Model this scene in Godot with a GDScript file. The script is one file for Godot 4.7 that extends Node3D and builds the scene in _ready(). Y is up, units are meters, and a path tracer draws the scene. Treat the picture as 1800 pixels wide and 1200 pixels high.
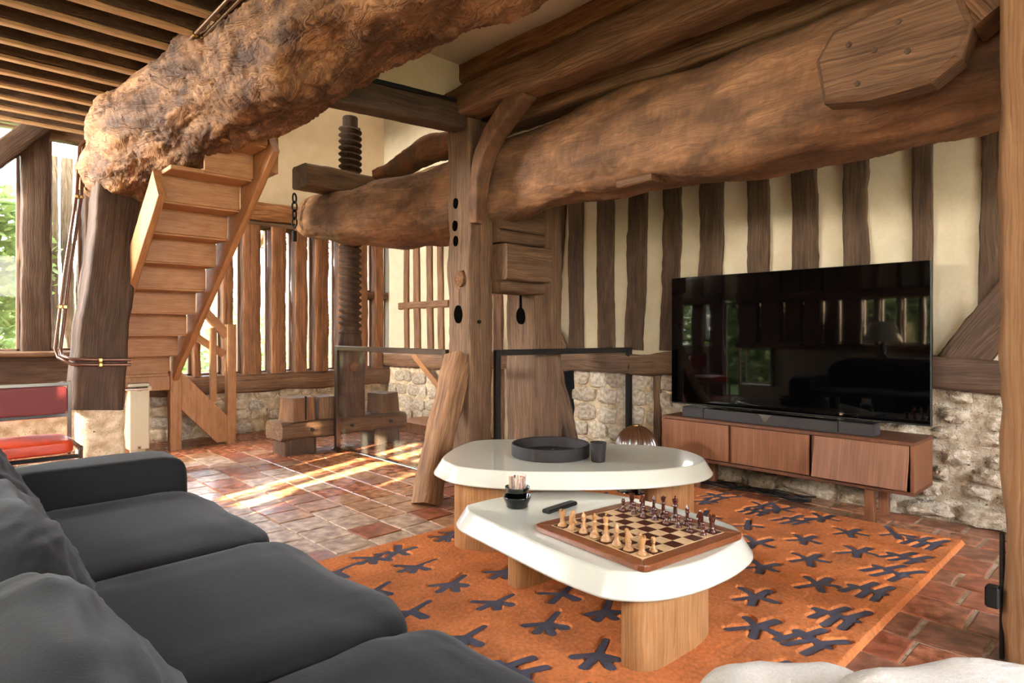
extends Node3D
# A half-timbered cider-press barn used as a living room.
# Room axes: u runs along the television wall away from the camera, v towards the television wall, h is height. In Godot: x = v, y = h, z = -u.

const LIE := Basis(Vector3(1, 0, 0), Vector3(0, 0, -1), Vector3(0, 1, 0))

var mats := {}
var texs := {}
var used := {}
var rng := RandomNumberGenerator.new()


func G(u: float, v: float, h: float) -> Vector3:
	return Vector3(v, h, -u)


# ---------------------------------------------------------------- mesh building
class MB:
	var V := PackedVector3Array()
	var N := PackedVector3Array()
	var T := PackedVector2Array()
	var C := PackedColorArray()
	var I := PackedInt32Array()
	var col := Color.WHITE

	func _turn(v0: int, i0: int, hint: Vector3) -> void:
		# make the triangles from i0 on face outwards (or along the hint), then store them clockwise as Godot wants them
		var mid := Vector3.ZERO
		for i in range(v0, V.size()):
			mid += V[i]
		mid /= maxf(1.0, V.size() - v0)
		var vol := 0.0
		for i in range(i0, I.size(), 3):
			var a := V[I[i]]
			var b := V[I[i + 1]]
			var c := V[I[i + 2]]
			if hint == Vector3.ZERO:
				vol += (a - mid).dot((b - mid).cross(c - mid))
			else:
				vol += (b - a).cross(c - a).dot(hint)
		if vol < 0.0:
			for i in range(v0, V.size()):
				N[i] = -N[i]
		else:
			for i in range(i0, I.size(), 3):
				var k := I[i + 1]
				I[i + 1] = I[i + 2]
				I[i + 2] = k

	func grid(p: PackedVector3Array, nu: int, nv: int, wu: bool, wv: bool, hint := Vector3.ZERO, cols := PackedColorArray(), uvs := PackedVector2Array()) -> void:
		var v0 := V.size()
		var i0 := I.size()
		V.append_array(p)
		if cols.size() == p.size():
			C.append_array(cols)
		else:
			for i in p.size():
				C.append(col)
		if uvs.size() == p.size():
			T.append_array(uvs)
		else:
			var blank := PackedVector2Array()
			blank.resize(p.size())
			T.append_array(blank)
		var n := PackedVector3Array()
		n.resize(p.size())
		for i in (nu if wu else nu - 1):
			var i2 := (i + 1) % nu
			for j in (nv if wv else nv - 1):
				var j2 := (j + 1) % nv
				var a := i * nv + j
				var b := i2 * nv + j
				var c := i2 * nv + j2
				var d := i * nv + j2
				var m := (p[c] - p[a]).cross(p[d] - p[b])
				n[a] += m
				n[b] += m
				n[c] += m
				n[d] += m
				I.append_array([v0 + a, v0 + b, v0 + c, v0 + a, v0 + c, v0 + d])
		for i in n.size():
			n[i] = n[i].normalized() if n[i].length_squared() > 1e-20 else Vector3.UP
		N.append_array(n)
		_turn(v0, i0, hint)

	func tri(a: Vector3, b: Vector3, c: Vector3, away: Vector3) -> void:
		# one flat triangle that faces away from a point
		var n := (b - a).cross(c - a)
		if n.length_squared() < 1e-16:
			return
		n = n.normalized()
		if n.dot((a + b + c) / 3.0 - away) < 0.0:
			n = -n
			var k := b
			b = c
			c = k
		var v0 := V.size()
		V.append_array([a, b, c])
		N.append_array([n, n, n])
		T.append_array([Vector2.ZERO, Vector2.ZERO, Vector2.ZERO])
		C.append_array([col, col, col])
		I.append_array([v0, v0 + 2, v0 + 1])

	func quad(a: Vector3, b: Vector3, c: Vector3, d: Vector3, away: Vector3) -> void:
		tri(a, b, c, away)
		tri(a, c, d, away)

	func fan(ring: PackedVector3Array, away: Vector3) -> void:
		var mid := Vector3.ZERO
		for q in ring:
			mid += q
		mid /= ring.size()
		for i in ring.size():
			tri(mid, ring[i], ring[(i + 1) % ring.size()], away)

	func box(mid: Vector3, size: Vector3, bevel := 0.004, B := Basis.IDENTITY) -> void:
		var s := size / 2.0
		bevel = minf(bevel, minf(s.x, minf(s.y, s.z)) * 0.49)
		var q := func(x: float, y: float, z: float, f: int) -> Vector3:
			var e := Vector3(s.x - (0.0 if f == 0 else bevel), s.y - (0.0 if f == 1 else bevel), s.z - (0.0 if f == 2 else bevel))
			return mid + B * Vector3(x * e.x, y * e.y, z * e.z)
		for k in [-1.0, 1.0]:
			quad(q.call(k, -1, -1, 0), q.call(k, 1, -1, 0), q.call(k, 1, 1, 0), q.call(k, -1, 1, 0), mid)
			quad(q.call(-1, k, -1, 1), q.call(1, k, -1, 1), q.call(1, k, 1, 1), q.call(-1, k, 1, 1), mid)
			quad(q.call(-1, -1, k, 2), q.call(1, -1, k, 2), q.call(1, 1, k, 2), q.call(-1, 1, k, 2), mid)
		if bevel <= 0.0:
			return
		for a in [-1.0, 1.0]:
			for b in [-1.0, 1.0]:
				quad(q.call(a, b, -1, 0), q.call(a, b, 1, 0), q.call(a, b, 1, 1), q.call(a, b, -1, 1), mid)
				quad(q.call(a, -1, b, 0), q.call(a, 1, b, 0), q.call(a, 1, b, 2), q.call(a, -1, b, 2), mid)
				quad(q.call(-1, a, b, 1), q.call(1, a, b, 1), q.call(1, a, b, 2), q.call(-1, a, b, 2), mid)
				for c in [-1.0, 1.0]:
					tri(q.call(a, b, c, 0), q.call(a, b, c, 1), q.call(a, b, c, 2), mid)

	func lathe(prof: PackedVector2Array, seg := 24, at := Vector3.ZERO, flute := 0.0, flutes := 0) -> void:
		var p := PackedVector3Array()
		for q in prof:
			for j in seg:
				var a := TAU * j / seg
				var r := q.x * (1.0 + flute * cos(a * flutes))
				p.append(at + Vector3(cos(a) * r, q.y, sin(a) * r))
		grid(p, prof.size(), seg, false, true)

	func tube(path: PackedVector3Array, r: float, seg := 8) -> void:
		var p := PackedVector3Array()
		var side := Vector3.UP
		for i in path.size():
			var t := (path[mini(i + 1, path.size() - 1)] - path[maxi(i - 1, 0)]).normalized()
			if i == 0:
				side = t.cross(Vector3.UP if absf(t.y) < 0.9 else Vector3.RIGHT).normalized()
			side = (side - t * side.dot(t)).normalized()
			var o := t.cross(side)
			for j in seg:
				var a := TAU * j / seg
				p.append(path[i] + (side * cos(a) + o * sin(a)) * r)
		grid(p, path.size(), seg, false, true)
		var q0 := p.slice(0, seg)
		var q1 := p.slice(p.size() - seg)
		fan(q0, path[mini(1, path.size() - 1)])
		fan(q1, path[maxi(path.size() - 2, 0)])

	func prism(outline: PackedVector2Array, y0: float, y1: float, bevel := 0.003, X := Transform3D.IDENTITY) -> void:
		# an outline in x and z, raised from y0 to y1, its rims chamfered
		var n := outline.size()
		var area := 0.0
		for i in n:
			area += outline[i].cross(outline[(i + 1) % n])
		var inner := PackedVector2Array()
		for i in n:
			var a := (outline[i] - outline[(i + n - 1) % n]).normalized()
			var b := (outline[(i + 1) % n] - outline[i]).normalized()
			var m := (Vector2(-a.y, a.x) + Vector2(-b.y, b.x)).normalized() * signf(area)
			inner.append(outline[i] + m * bevel)
		var rows := [[inner, y0], [outline, y0 + bevel], [outline, y1 - bevel], [inner, y1]]
		for k in 3:
			var lo = rows[k]
			var hi = rows[k + 1]
			for i in n:
				var j := (i + 1) % n
				var a: Vector3 = X * Vector3(lo[0][i].x, lo[1], lo[0][i].y)
				var b: Vector3 = X * Vector3(lo[0][j].x, lo[1], lo[0][j].y)
				var c: Vector3 = X * Vector3(hi[0][j].x, hi[1], hi[0][j].y)
				var d: Vector3 = X * Vector3(hi[0][i].x, hi[1], hi[0][i].y)
				var e := outline[j] - outline[i]
				var o := Vector3(e.y, 0.0, -e.x) * signf(area)
				if k == 0:
					o = o.normalized() - Vector3.UP
				elif k == 2:
					o = o.normalized() + Vector3.UP
				quad(a, b, c, d, (a + c) / 2.0 - X.basis * o)
		var t := Geometry2D.triangulate_polygon(inner)
		for i in range(0, t.size(), 3):
			for y: float in [y0, y1]:
				var a: Vector3 = X * Vector3(inner[t[i]].x, y, inner[t[i]].y)
				var b: Vector3 = X * Vector3(inner[t[i + 1]].x, y, inner[t[i + 1]].y)
				var c: Vector3 = X * Vector3(inner[t[i + 2]].x, y, inner[t[i + 2]].y)
				tri(a, b, c, X * Vector3((inner[t[i]].x + inner[t[i + 1]].x + inner[t[i + 2]].x) / 3.0, (y0 + y1) / 2.0, (inner[t[i]].y + inner[t[i + 1]].y + inner[t[i + 2]].y) / 3.0))

	func mesh() -> ArrayMesh:
		var arr := []
		arr.resize(Mesh.ARRAY_MAX)
		arr[Mesh.ARRAY_VERTEX] = V
		arr[Mesh.ARRAY_NORMAL] = N
		arr[Mesh.ARRAY_TEX_UV] = T
		arr[Mesh.ARRAY_COLOR] = C
		arr[Mesh.ARRAY_INDEX] = I
		var m := ArrayMesh.new()
		m.add_surface_from_arrays(Mesh.PRIMITIVE_TRIANGLES, arr)
		return m


func noise(sd: int, freq: float, oct := 3, kind := FastNoiseLite.TYPE_SIMPLEX_SMOOTH, fractal := FastNoiseLite.FRACTAL_FBM) -> FastNoiseLite:
	var n := FastNoiseLite.new()
	n.seed = sd
	n.frequency = freq
	n.noise_type = kind
	n.fractal_type = fractal
	n.fractal_octaves = oct
	return n


# ---------------------------------------------------------------- names and placing
func numbered(called: String) -> String:
	var k: int = used.get(called, 0)
	used[called] = k + 1
	return called if k == 0 else "%s_%03d" % [called, k]


func tag(o: Node, label: String, category := "", group := "", kind := "") -> Node:
	o.set_meta("label", label)
	if category:
		o.set_meta("category", category)
	if group:
		o.set_meta("group", group)
	if kind:
		o.set_meta("kind", kind)
	return o


func thing(called: String, label: String, category: String, at := Vector3.ZERO, group := "", kind := "") -> Node3D:
	var o := Node3D.new()
	o.name = numbered(called)
	o.position = at
	add_child(o, true)
	tag(o, label, category, group, kind)
	return o


func put(called: String, m, material: Material, parent: Node = null, xf := Transform3D.IDENTITY) -> MeshInstance3D:
	var o := MeshInstance3D.new()
	o.mesh = m.mesh() if m is MB else m
	o.material_override = material
	o.transform = xf
	if parent == null:
		o.name = numbered(called)
		add_child(o, true)
	else:
		o.name = called
		var k := 0
		while parent.has_node(NodePath(o.name)):
			k += 1
			o.name = "%s_%03d" % [called, k]
		parent.add_child(o, true)
	return o


# quick names for parts that repeat many times: counts per parent instead of searching
func piece(called: String, m: Mesh, material: Material, parent: Node, xf: Transform3D, counts: Dictionary) -> MeshInstance3D:
	var o := MeshInstance3D.new()
	o.mesh = m
	o.material_override = material
	o.transform = xf
	var k: int = counts.get(called, 0)
	counts[called] = k + 1
	o.name = called if k == 0 else "%s_%03d" % [called, k]
	parent.add_child(o, true)
	return o


func along(a: Vector3, b: Vector3, side := Vector3.RIGHT) -> Transform3D:
	# local y runs from a to b, local x lies as near to the side as it can
	var y := (b - a).normalized()
	if absf(y.dot(side)) > 0.98:
		side = Vector3.BACK if absf(y.z) < 0.9 else Vector3.UP
	var x := (side - y * side.dot(y)).normalized()
	return Transform3D(Basis(x, y, x.cross(y)), a)


# a hewn timber along local y: width along x, depth along z, edges chamfered, faces a little uneven
func timber(L: float, w: float, d: float, sd: int, wob := 0.006, bevel := 0.012, taper := 1.0, bow := 0.0) -> MB:
	var mb := MB.new()
	var n1 := noise(sd, 1.3, 3)
	var n2 := noise(sd + 7, 9.0, 3)
	var seg := clampi(int(L / 0.05), 4, 90)
	var ring := PackedVector2Array()
	var hw := w / 2.0
	var hd := d / 2.0
	var bw := minf(bevel, minf(hw, hd) * 0.5)
	for q: Vector2 in [Vector2(1, 1), Vector2(-1, 1), Vector2(-1, -1), Vector2(1, -1)]:
		var c1 := Vector2(q.x * hw, q.y * (hd - bw))
		var c2 := Vector2(q.x * (hw - bw), q.y * hd)
		if q.x * q.y < 0.0:
			var k := c1
			c1 = c2
			c2 = k
		ring.append(c1)
		ring.append(c2)
		# two points on the face that follows
		var nx: Vector2 = Vector2(-q.y, q.x)
		var e := Vector2(q.x, q.y)
		var o2 := Vector2(e.x * (1.0 if q.x * q.y < 0.0 else 1.0), e.y)
		if q == Vector2(1, 1):
			ring.append(Vector2(hw * 0.33, hd))
			ring.append(Vector2(-hw * 0.33, hd))
		elif q == Vector2(-1, 1):
			ring.append(Vector2(-hw, hd * 0.33))
			ring.append(Vector2(-hw, -hd * 0.33))
		elif q == Vector2(-1, -1):
			ring.append(Vector2(-hw * 0.33, -hd))
			ring.append(Vector2(hw * 0.33, -hd))
		else:
			ring.append(Vector2(hw, -hd * 0.33))
			ring.append(Vector2(hw, hd * 0.33))
	var m := ring.size()
	var p := PackedVector3Array()
	for i in seg + 1:
		var t := float(i) / seg
		var y := t * L
		var s := lerpf(1.0, taper, t)
		var off := bow * 4.0 * t * (1.0 - t)
		var k1 := n1.get_noise_2d(y, 3.0) * wob * 1.6
		var k2 := n1.get_noise_2d(y, 40.0) * wob * 1.6
		for q in ring:
			var r := Vector3(q.x * s + off + k1, y, q.y * s + k2)
			var out := Vector3(q.x / hw, 0.0, q.y / hd)
			r += out.normalized() * (n2.get_noise_3d(q.x * 1.2, y * 1.6, q.y * 1.2) * wob * 0.6 + n1.get_noise_3d(q.x * 9.0, y * 1.5, q.y * 9.0) * wob)
			p.append(r)
	mb.grid(p, seg + 1, m, false, true)
	mb.fan(p.slice(0, m), Vector3(0, L / 2.0, 0))
	mb.fan(p.slice(p.size() - m), Vector3(0, L / 2.0, 0))
	return mb


func post(called: String, a: Vector3, b: Vector3, w: float, d: float, material: Material, parent: Node = null, sd := 1, wob := 0.006, side := Vector3.RIGHT, bevel := 0.012, taper := 1.0, bow := 0.0) -> MeshInstance3D:
	return put(called, timber(a.distance_to(b), w, d, sd, wob, bevel, taper, bow), material, parent, along(a, b, side))


# a whole log along a path, round to boxy in section
func trunk(path: PackedVector3Array, wide: PackedFloat32Array, tall: PackedFloat32Array, power: float, seg: int, rings: int, sd: int, rough: Array, light: Color, dark: Color, lie := true) -> MB:
	var mb := MB.new()
	var curve := Curve3D.new()
	for q in path:
		curve.add_point(q)
	for i in path.size():
		var t: Vector3 = (path[mini(i + 1, path.size() - 1)] - path[maxi(i - 1, 0)]) / 6.0
		curve.set_point_in(i, -t)
		curve.set_point_out(i, t)
	var low := noise(sd, 1.3, 3)
	var mid := noise(sd + 1, 2.6, 4)
	mid.domain_warp_enabled = true
	mid.domain_warp_amplitude = 0.25
	mid.domain_warp_frequency = 2.0
	var rid := noise(sd + 2, 3.6, 3, FastNoiseLite.TYPE_SIMPLEX_SMOOTH, FastNoiseLite.FRACTAL_RIDGED)
	rid.domain_warp_enabled = true
	rid.domain_warp_amplitude = 0.2
	rid.domain_warp_frequency = 3.0
	var p := PackedVector3Array()
	var cols := PackedColorArray()
	var full := curve.get_baked_length()
	var count := path.size() - 1
	for i in rings + 1:
		var t := float(i) / rings
		var at := curve.sample_baked(t * full, true)
		var t2 := curve.sample_baked(minf(t * full + 0.02, full), true) - curve.sample_baked(maxf(t * full - 0.02, 0.0), true)
		t2 = t2.normalized()
		var side := t2.cross(Vector3.UP).normalized()
		var up := side.cross(t2)
		var f := t * count
		var k := mini(int(f), count - 1)
		var w := lerpf(wide[k], wide[k + 1], smoothstep(0.0, 1.0, f - k))
		var h := lerpf(tall[k], tall[k + 1], smoothstep(0.0, 1.0, f - k))
		var close := 1.0 - 0.12 * pow(clampf(1.0 - minf(t, 1.0 - t) / 0.02, 0.0, 1.0), 2.0)
		for j in seg:
			var a := TAU * j / seg
			var ca := cos(a)
			var sa := sin(a)
			var ex := signf(ca) * pow(absf(ca), 2.0 / power)
			var ey := signf(sa) * pow(absf(sa), 2.0 / power)
			var dirn := side * ex * w + up * ey * h
			var q := at + dirn * close
			var g := Vector3(q.x * 1.0, q.y * 1.0, q.z * rough[3])
			var d: float = low.get_noise_3dv(g) * rough[0] + mid.get_noise_3dv(g) * rough[1] - maxf(rid.get_noise_3dv(g), 0.0) * rough[2]
			p.append(q + (side * ca + up * sa).normalized() * d)
			var c := clampf(0.55 + mid.get_noise_3dv(g * 1.7) * 0.9 - maxf(rid.get_noise_3dv(g), 0.0) * 0.5, 0.0, 1.0)
			cols.append(dark.lerp(light, c))
	# lying logs keep their grain along u: local y is u there (see LIE)
	var back := LIE.inverse() if lie else Basis.IDENTITY
	for i in p.size():
		p[i] = back * p[i]
	mb.grid(p, rings + 1, seg, false, true, Vector3.ZERO, cols)
	mb.col = light.lerp(dark, 0.4)
	mb.fan(p.slice(0, seg), back * path[1])
	mb.fan(p.slice(p.size() - seg), back * path[path.size() - 2])
	return mb


# a stuffed, rounded box centred on its own origin
func cushion(size: Vector3, power := 5.0, puff := 0.0, wrinkle := 0.0, sd := 1, stretch := Vector3.ONE, nu := 40, nv := 56, pole := 2) -> MB:
	var mb := MB.new()
	var n1 := noise(sd, 7.0, 3)
	var n2 := noise(sd + 3, 2.2, 2)
	var p := PackedVector3Array()
	var s := size / 2.0
	var e := 2.0 / power
	for i in nu + 1:
		var b := -PI / 2.0 + PI * i / nu
		var cb := pow(maxf(cos(b), 0.0), e)
		var sb := signf(sin(b)) * pow(absf(sin(b)), e)
		for j in nv:
			var a := TAU * j / nv
			var ca := signf(cos(a)) * pow(absf(cos(a)), e)
			var sa := signf(sin(a)) * pow(absf(sin(a)), e)
			var q := Vector3(ca * cb, sa * cb, sb) if pole == 2 else (Vector3(sb, ca * cb, sa * cb) if pole == 0 else Vector3(ca * cb, sb, sa * cb))
			var bulge := puff * (1.0 - q.x * q.x) * (1.0 - q.z * q.z)
			var r := Vector3(q.x * s.x, q.y * (s.y + bulge), q.z * s.z)
			if wrinkle > 0.0:
				r += q.normalized() * (n1.get_noise_3dv(r * stretch) * wrinkle + n2.get_noise_3dv(r) * wrinkle * 1.4)
			p.append(r)
	mb.grid(p, nu + 1, nv, false, true)
	return mb


# a lump of stone with a flattened back, about one unit across
func stone_mesh(sd: int, nu := 9, nv := 14, rough := 0.22) -> ArrayMesh:
	var mb := MB.new()
	var n := noise(sd, 1.9, 5)
	var p := PackedVector3Array()
	for i in nu + 1:
		var b := -PI / 2.0 + PI * i / nu
		for j in nv:
			var a := TAU * j / nv
			var e := 0.62
			var q := Vector3(signf(cos(a)) * pow(absf(cos(a)), e) * pow(maxf(cos(b), 0.0), e), signf(sin(a)) * pow(absf(sin(a)), e) * pow(maxf(cos(b), 0.0), e), signf(sin(b)) * pow(absf(sin(b)), e)) * 0.5
			q *= 1.0 + n.get_noise_3dv(q * 2.2) * rough * 2.0
			p.append(q)
	mb.grid(p, nu + 1, nv, false, true)
	return mb.mesh()


func smooth_loop(pts: PackedVector2Array, per: int) -> PackedVector2Array:
	var out := PackedVector2Array()
	var n := pts.size()
	for i in n:
		for k in per:
			out.append(pts[i].cubic_interpolate(pts[(i + 1) % n], pts[(i + n - 1) % n], pts[(i + 2) % n], float(k) / per))
	return out


# ---------------------------------------------------------------- textures
func seamless(w: int, h: int, n: FastNoiseLite, size := 1024) -> PackedByteArray:
	var im := n.get_seamless_image(w, h, false, false, 0.15, true)
	im.convert(Image.FORMAT_L8)
	if w != size or h != size:
		im.resize(size, size, Image.INTERPOLATE_CUBIC)
	return im.get_data()


func to_tex(data: PackedByteArray, size: int, color: bool) -> ImageTexture:
	return ImageTexture.create_from_image(Image.create_from_data(size, size, false, Image.FORMAT_RGB8 if color else Image.FORMAT_L8, data))


# grain that runs up the picture; warp bends it round knots, crack opens dark checks
func grain(key: String, sd: int, warp: float, crack: float, contrast: float, dark: Color, light: Color, thin := 0.05, size := 1024) -> void:
	var s1 := seamless(size, 32, noise(sd, thin, 4), size)
	var s2 := seamless(size, 96, noise(sd + 1, thin * 2.6, 3), size)
	var m1 := seamless(256, 256, noise(sd + 2, 0.016, 4), size)
	var m2 := seamless(256, 256, noise(sd + 3, 0.03, 4), size)
	var k1 := seamless(size, 40, noise(sd + 4, thin * 0.7, 3, FastNoiseLite.TYPE_SIMPLEX_SMOOTH, FastNoiseLite.FRACTAL_RIDGED), size)
	var rgb := PackedByteArray()
	rgb.resize(size * size * 3)
	var hh := PackedByteArray()
	hh.resize(size * size)
	var mask := size - 1
	for y in size:
		for x in size:
			var at := y * size + x
			var wx := (x + int((m1[at] - 128) * warp)) & mask
			var wy := (y + int((m2[at] - 128) * warp)) & mask
			var b := wy * size + wx
			var f := (s1[b] * 0.40 + s2[b] * 0.24 + m2[at] * 0.18 + m1[at] * 0.18) / 255.0
			f = clampf((f - 0.5) * contrast + 0.5, 0.0, 1.0)
			var deep := clampf((k1[b] / 255.0 - 0.80) * crack, 0.0, 1.0)
			var g := f * (1.0 - 0.75 * deep)
			var o := at * 3
			rgb[o] = int(255.0 * lerpf(dark.r, light.r, g))
			rgb[o + 1] = int(255.0 * lerpf(dark.g, light.g, g))
			rgb[o + 2] = int(255.0 * lerpf(dark.b, light.b, g))
			hh[at] = int(255.0 * clampf(0.35 + f * 0.65 - deep * 0.6, 0.0, 1.0))
	texs[key] = to_tex(rgb, size, true)
	texs[key + "_h"] = to_tex(hh, size, false)


# mottled mineral surfaces: soft blotches, fine tooth and scattered pits
func mineral(key: String, sd: int, blotch: float, pit: float, dark: Color, light: Color, pitted: Color, size := 512, freq := 0.012) -> void:
	var a := seamless(size, size, noise(sd, freq, 5), size)
	var b := seamless(size, size, noise(sd + 1, freq * 7.0, 4), size)
	var c := seamless(size, size, noise(sd + 2, freq * 3.5, 3), size)
	var rgb := PackedByteArray()
	rgb.resize(size * size * 3)
	var hh := PackedByteArray()
	hh.resize(size * size)
	for at in size * size:
		var f := clampf(0.5 + (a[at] / 255.0 - 0.5) * blotch + (b[at] / 255.0 - 0.5) * 0.35, 0.0, 1.0)
		var hole := clampf((c[at] / 255.0 - 1.0 + pit) * 8.0, 0.0, 1.0)
		var o := at * 3
		rgb[o] = int(255.0 * lerpf(lerpf(dark.r, light.r, f), pitted.r, hole))
		rgb[o + 1] = int(255.0 * lerpf(lerpf(dark.g, light.g, f), pitted.g, hole))
		rgb[o + 2] = int(255.0 * lerpf(lerpf(dark.b, light.b, f), pitted.b, hole))
		hh[at] = int(255.0 * clampf(0.45 + (b[at] / 255.0 - 0.5) * 0.6 + (a[at] / 255.0 - 0.5) * 0.5 - hole * 0.5, 0.0, 1.0))
	texs[key] = to_tex(rgb, size, true)
	texs[key + "_h"] = to_tex(hh, size, false)


func mat(called: String, tex: String, tint: Color, scale: Vector3, relief: float, rough: float, opts := {}) -> StandardMaterial3D:
	if mats.has(called):
		return mats[called]
	var m := StandardMaterial3D.new()
	m.resource_name = called
	m.albedo_color = tint
	m.roughness = rough
	m.metallic_specular = opts.get("spec", 0.4)
	if tex:
		m.uv1_triplanar = true
		m.uv1_triplanar_sharpness = 6.0
		m.uv1_world_triplanar = opts.get("world", false)
		m.uv1_scale = scale
		m.uv1_offset = opts.get("offset", Vector3.ZERO)
		if not opts.get("plain", false):
			m.albedo_texture = texs[tex]
		if relief > 0.0:
			m.heightmap_enabled = true
			m.heightmap_texture = texs[tex + "_h"]
			m.heightmap_scale = relief
	m.vertex_color_use_as_albedo = opts.get("tinted", false)
	m.metallic = opts.get("metal", 0.0)
	if opts.has("coat"):
		m.clearcoat_enabled = true
		m.clearcoat = opts.coat
		m.clearcoat_roughness = opts.get("coat_rough", 0.03)
	if opts.has("rim"):
		m.rim_enabled = true
		m.rim = opts.rim
		m.rim_tint = 0.4
	mats[called] = m
	return m


func glass(called: String, tint := Color(0.95, 0.97, 0.97, 0.01), rough := 0.02) -> StandardMaterial3D:
	if mats.has(called):
		return mats[called]
	var m := StandardMaterial3D.new()
	m.resource_name = called
	m.transparency = BaseMaterial3D.TRANSPARENCY_ALPHA
	m.albedo_color = tint
	m.roughness = rough
	m.metallic_specular = 0.5
	mats[called] = m
	return m


func make_materials() -> void:
	grain("oak", 11, 0.22, 6.0, 1.5, Color(0.44, 0.38, 0.33), Color(1, 0.97, 0.93), 0.035)
	grain("plank", 31, 0.16, 2.0, 1.0, Color(0.55, 0.45, 0.36), Color(1, 0.98, 0.95), 0.04)
	grain("gnarl", 51, 0.85, 4.5, 1.4, Color(0.40, 0.33, 0.27), Color(1, 0.96, 0.90), 0.03)
	grain("rough", 61, 0.35, 3.0, 0.9, Color(0.52, 0.46, 0.41), Color(1, 0.97, 0.93), 0.04)
	grain("veneer", 71, 0.05, 0.0, 1.0, Color(0.55, 0.46, 0.40), Color(1, 0.98, 0.95), 0.05, 512)
	mineral("plaster", 91, 0.5, 0.0, Color(0.90, 0.88, 0.84), Color(1, 1, 1), Color(1, 1, 1))
	mineral("stone", 101, 1.0, 0.22, Color(0.70, 0.64, 0.56), Color(1, 1, 1), Color(0.42, 0.34, 0.27))
	mineral("clay", 111, 1.3, 0.12, Color(0.60, 0.52, 0.47), Color(1, 0.98, 0.95), Color(0.72, 0.66, 0.62))
	mineral("cloth", 121, 0.4, 0.0, Color(0.82, 0.82, 0.82), Color(1, 1, 1), Color(1, 1, 1), 512, 0.03)
	# old timber: four offsets of each tint so that neighbours do not share their grain
	for k in 4:
		var o := Vector3(0.37 * k, 0.21 * k, 0.61 * k)
		mat("stud%d" % k, "oak", Color(0.42, 0.345, 0.275), Vector3(2.2, 0.55, 2.2), 0.25, 0.8, {"offset": o})
		mat("oak%d" % k, "oak", Color(0.545, 0.44, 0.345), Vector3(1.7, 0.45, 1.7), 0.25, 0.7, {"offset": o})
		mat("warm%d" % k, "oak", Color(0.60, 0.465, 0.35), Vector3(1.7, 0.45, 1.7), 0.25, 0.65, {"offset": o})
		mat("rust%d" % k, "oak", Color(0.70, 0.50, 0.345), Vector3(1.7, 0.45, 1.7), 0.25, 0.65, {"offset": o})
		mat("dark%d" % k, "oak", Color(0.40, 0.32, 0.26), Vector3(1.9, 0.5, 1.9), 0.25, 0.72, {"offset": o})
		mat("joist%d" % k, "gnarl", Color(0.44, 0.35, 0.27), Vector3(2.2, 0.6, 2.2), 0.5, 0.7, {"offset": o})
		mat("stair%d" % k, "plank", Color(0.79, 0.60, 0.42), Vector3(2.4, 0.9, 2.4), 0.12, 0.5, {"offset": o})
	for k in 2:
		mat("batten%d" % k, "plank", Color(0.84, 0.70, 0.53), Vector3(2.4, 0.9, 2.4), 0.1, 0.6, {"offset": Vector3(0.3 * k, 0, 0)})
	mat("pale_oak", "plank", Color(0.63, 0.50, 0.375), Vector3(1.7, 0.45, 1.7), 0.25, 0.7)
	mat("orange_oak", "oak", Color(0.80, 0.585, 0.39), Vector3(1.7, 0.45, 1.7), 0.2, 0.65)
	mat("cheek", "oak", Color(0.54, 0.42, 0.32), Vector3(1.7, 0.45, 1.7), 0.25, 0.7)
	mat("gnarl", "gnarl", Color(1, 1, 1), Vector3(1.6, 0.6, 1.6), 1.2, 0.72, {"tinted": true})
	mat("hewn", "rough", Color(1, 1, 1), Vector3(2.2, 0.9, 2.2), 0.5, 0.72, {"tinted": true})
	mat("endgrain", "gnarl", Color(0.60, 0.44, 0.30), Vector3(3, 3, 3), 0.6, 0.75)
	mat("plaster", "plaster", Color(0.765, 0.725, 0.635), Vector3(0.9, 0.9, 0.9), 0.08, 0.9, {"world": true})
	mat("ceiling", "plaster", Color(0.86, 0.79, 0.67), Vector3(0.7, 0.7, 0.7), 0.1, 0.9, {"world": true})
	mat("mortar", "stone", Color(0.74, 0.70, 0.64), Vector3(1.6, 1.6, 1.6), 1.0, 0.95, {"world": true})
	mat("limewash", "stone", Color(0.94, 0.88, 0.77), Vector3(1.4, 1.4, 1.4), 0.9, 0.95, {"world": true})
	for k in 3:
		mat("stone%d" % k, "stone", [Color(0.88, 0.84, 0.78), Color(0.80, 0.75, 0.68), Color(0.95, 0.92, 0.86)][k], Vector3(3.4, 3.4, 3.4), 1.4, 0.92, {"world": true})
	mat("grout", "stone", Color(0.72, 0.65, 0.58), Vector3(2, 2, 2), 0.4, 0.95, {"world": true})
	var tones := [Color(0.70, 0.46, 0.35), Color(0.65, 0.40, 0.30), Color(0.73, 0.52, 0.39), Color(0.73, 0.57, 0.45), Color(0.77, 0.68, 0.60), Color(0.60, 0.42, 0.34)]
	for k in 6:
		mat("tile%d" % k, "clay", tones[k], Vector3(1.9, 1.9, 1.9), 0.03 if k < 4 else 0.10, [0.26, 0.28, 0.26, 0.30, 0.38, 0.32][k], {"world": true, "spec": 0.5})
	mat("velvet", "cloth", Color(0.10, 0.098, 0.102), Vector3(3, 3, 3), 0.06, 0.8, {"rim": 0.4, "spec": 0.2})
	mat("rug", "cloth", Color(0.97, 0.58, 0.32), Vector3(5, 5, 5), 0.8, 0.98, {"rim": 0.35, "spec": 0.1, "tinted": true})
	mat("motif", "cloth", Color(0.37, 0.355, 0.41), Vector3(12, 12, 12), 0.35, 0.95, {"rim": 0.3, "spec": 0.1})
	mat("boucle", "cloth", Color(0.95, 0.93, 0.91), Vector3(7, 7, 7), 0.55, 0.98, {"rim": 0.3, "spec": 0.1})
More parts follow.
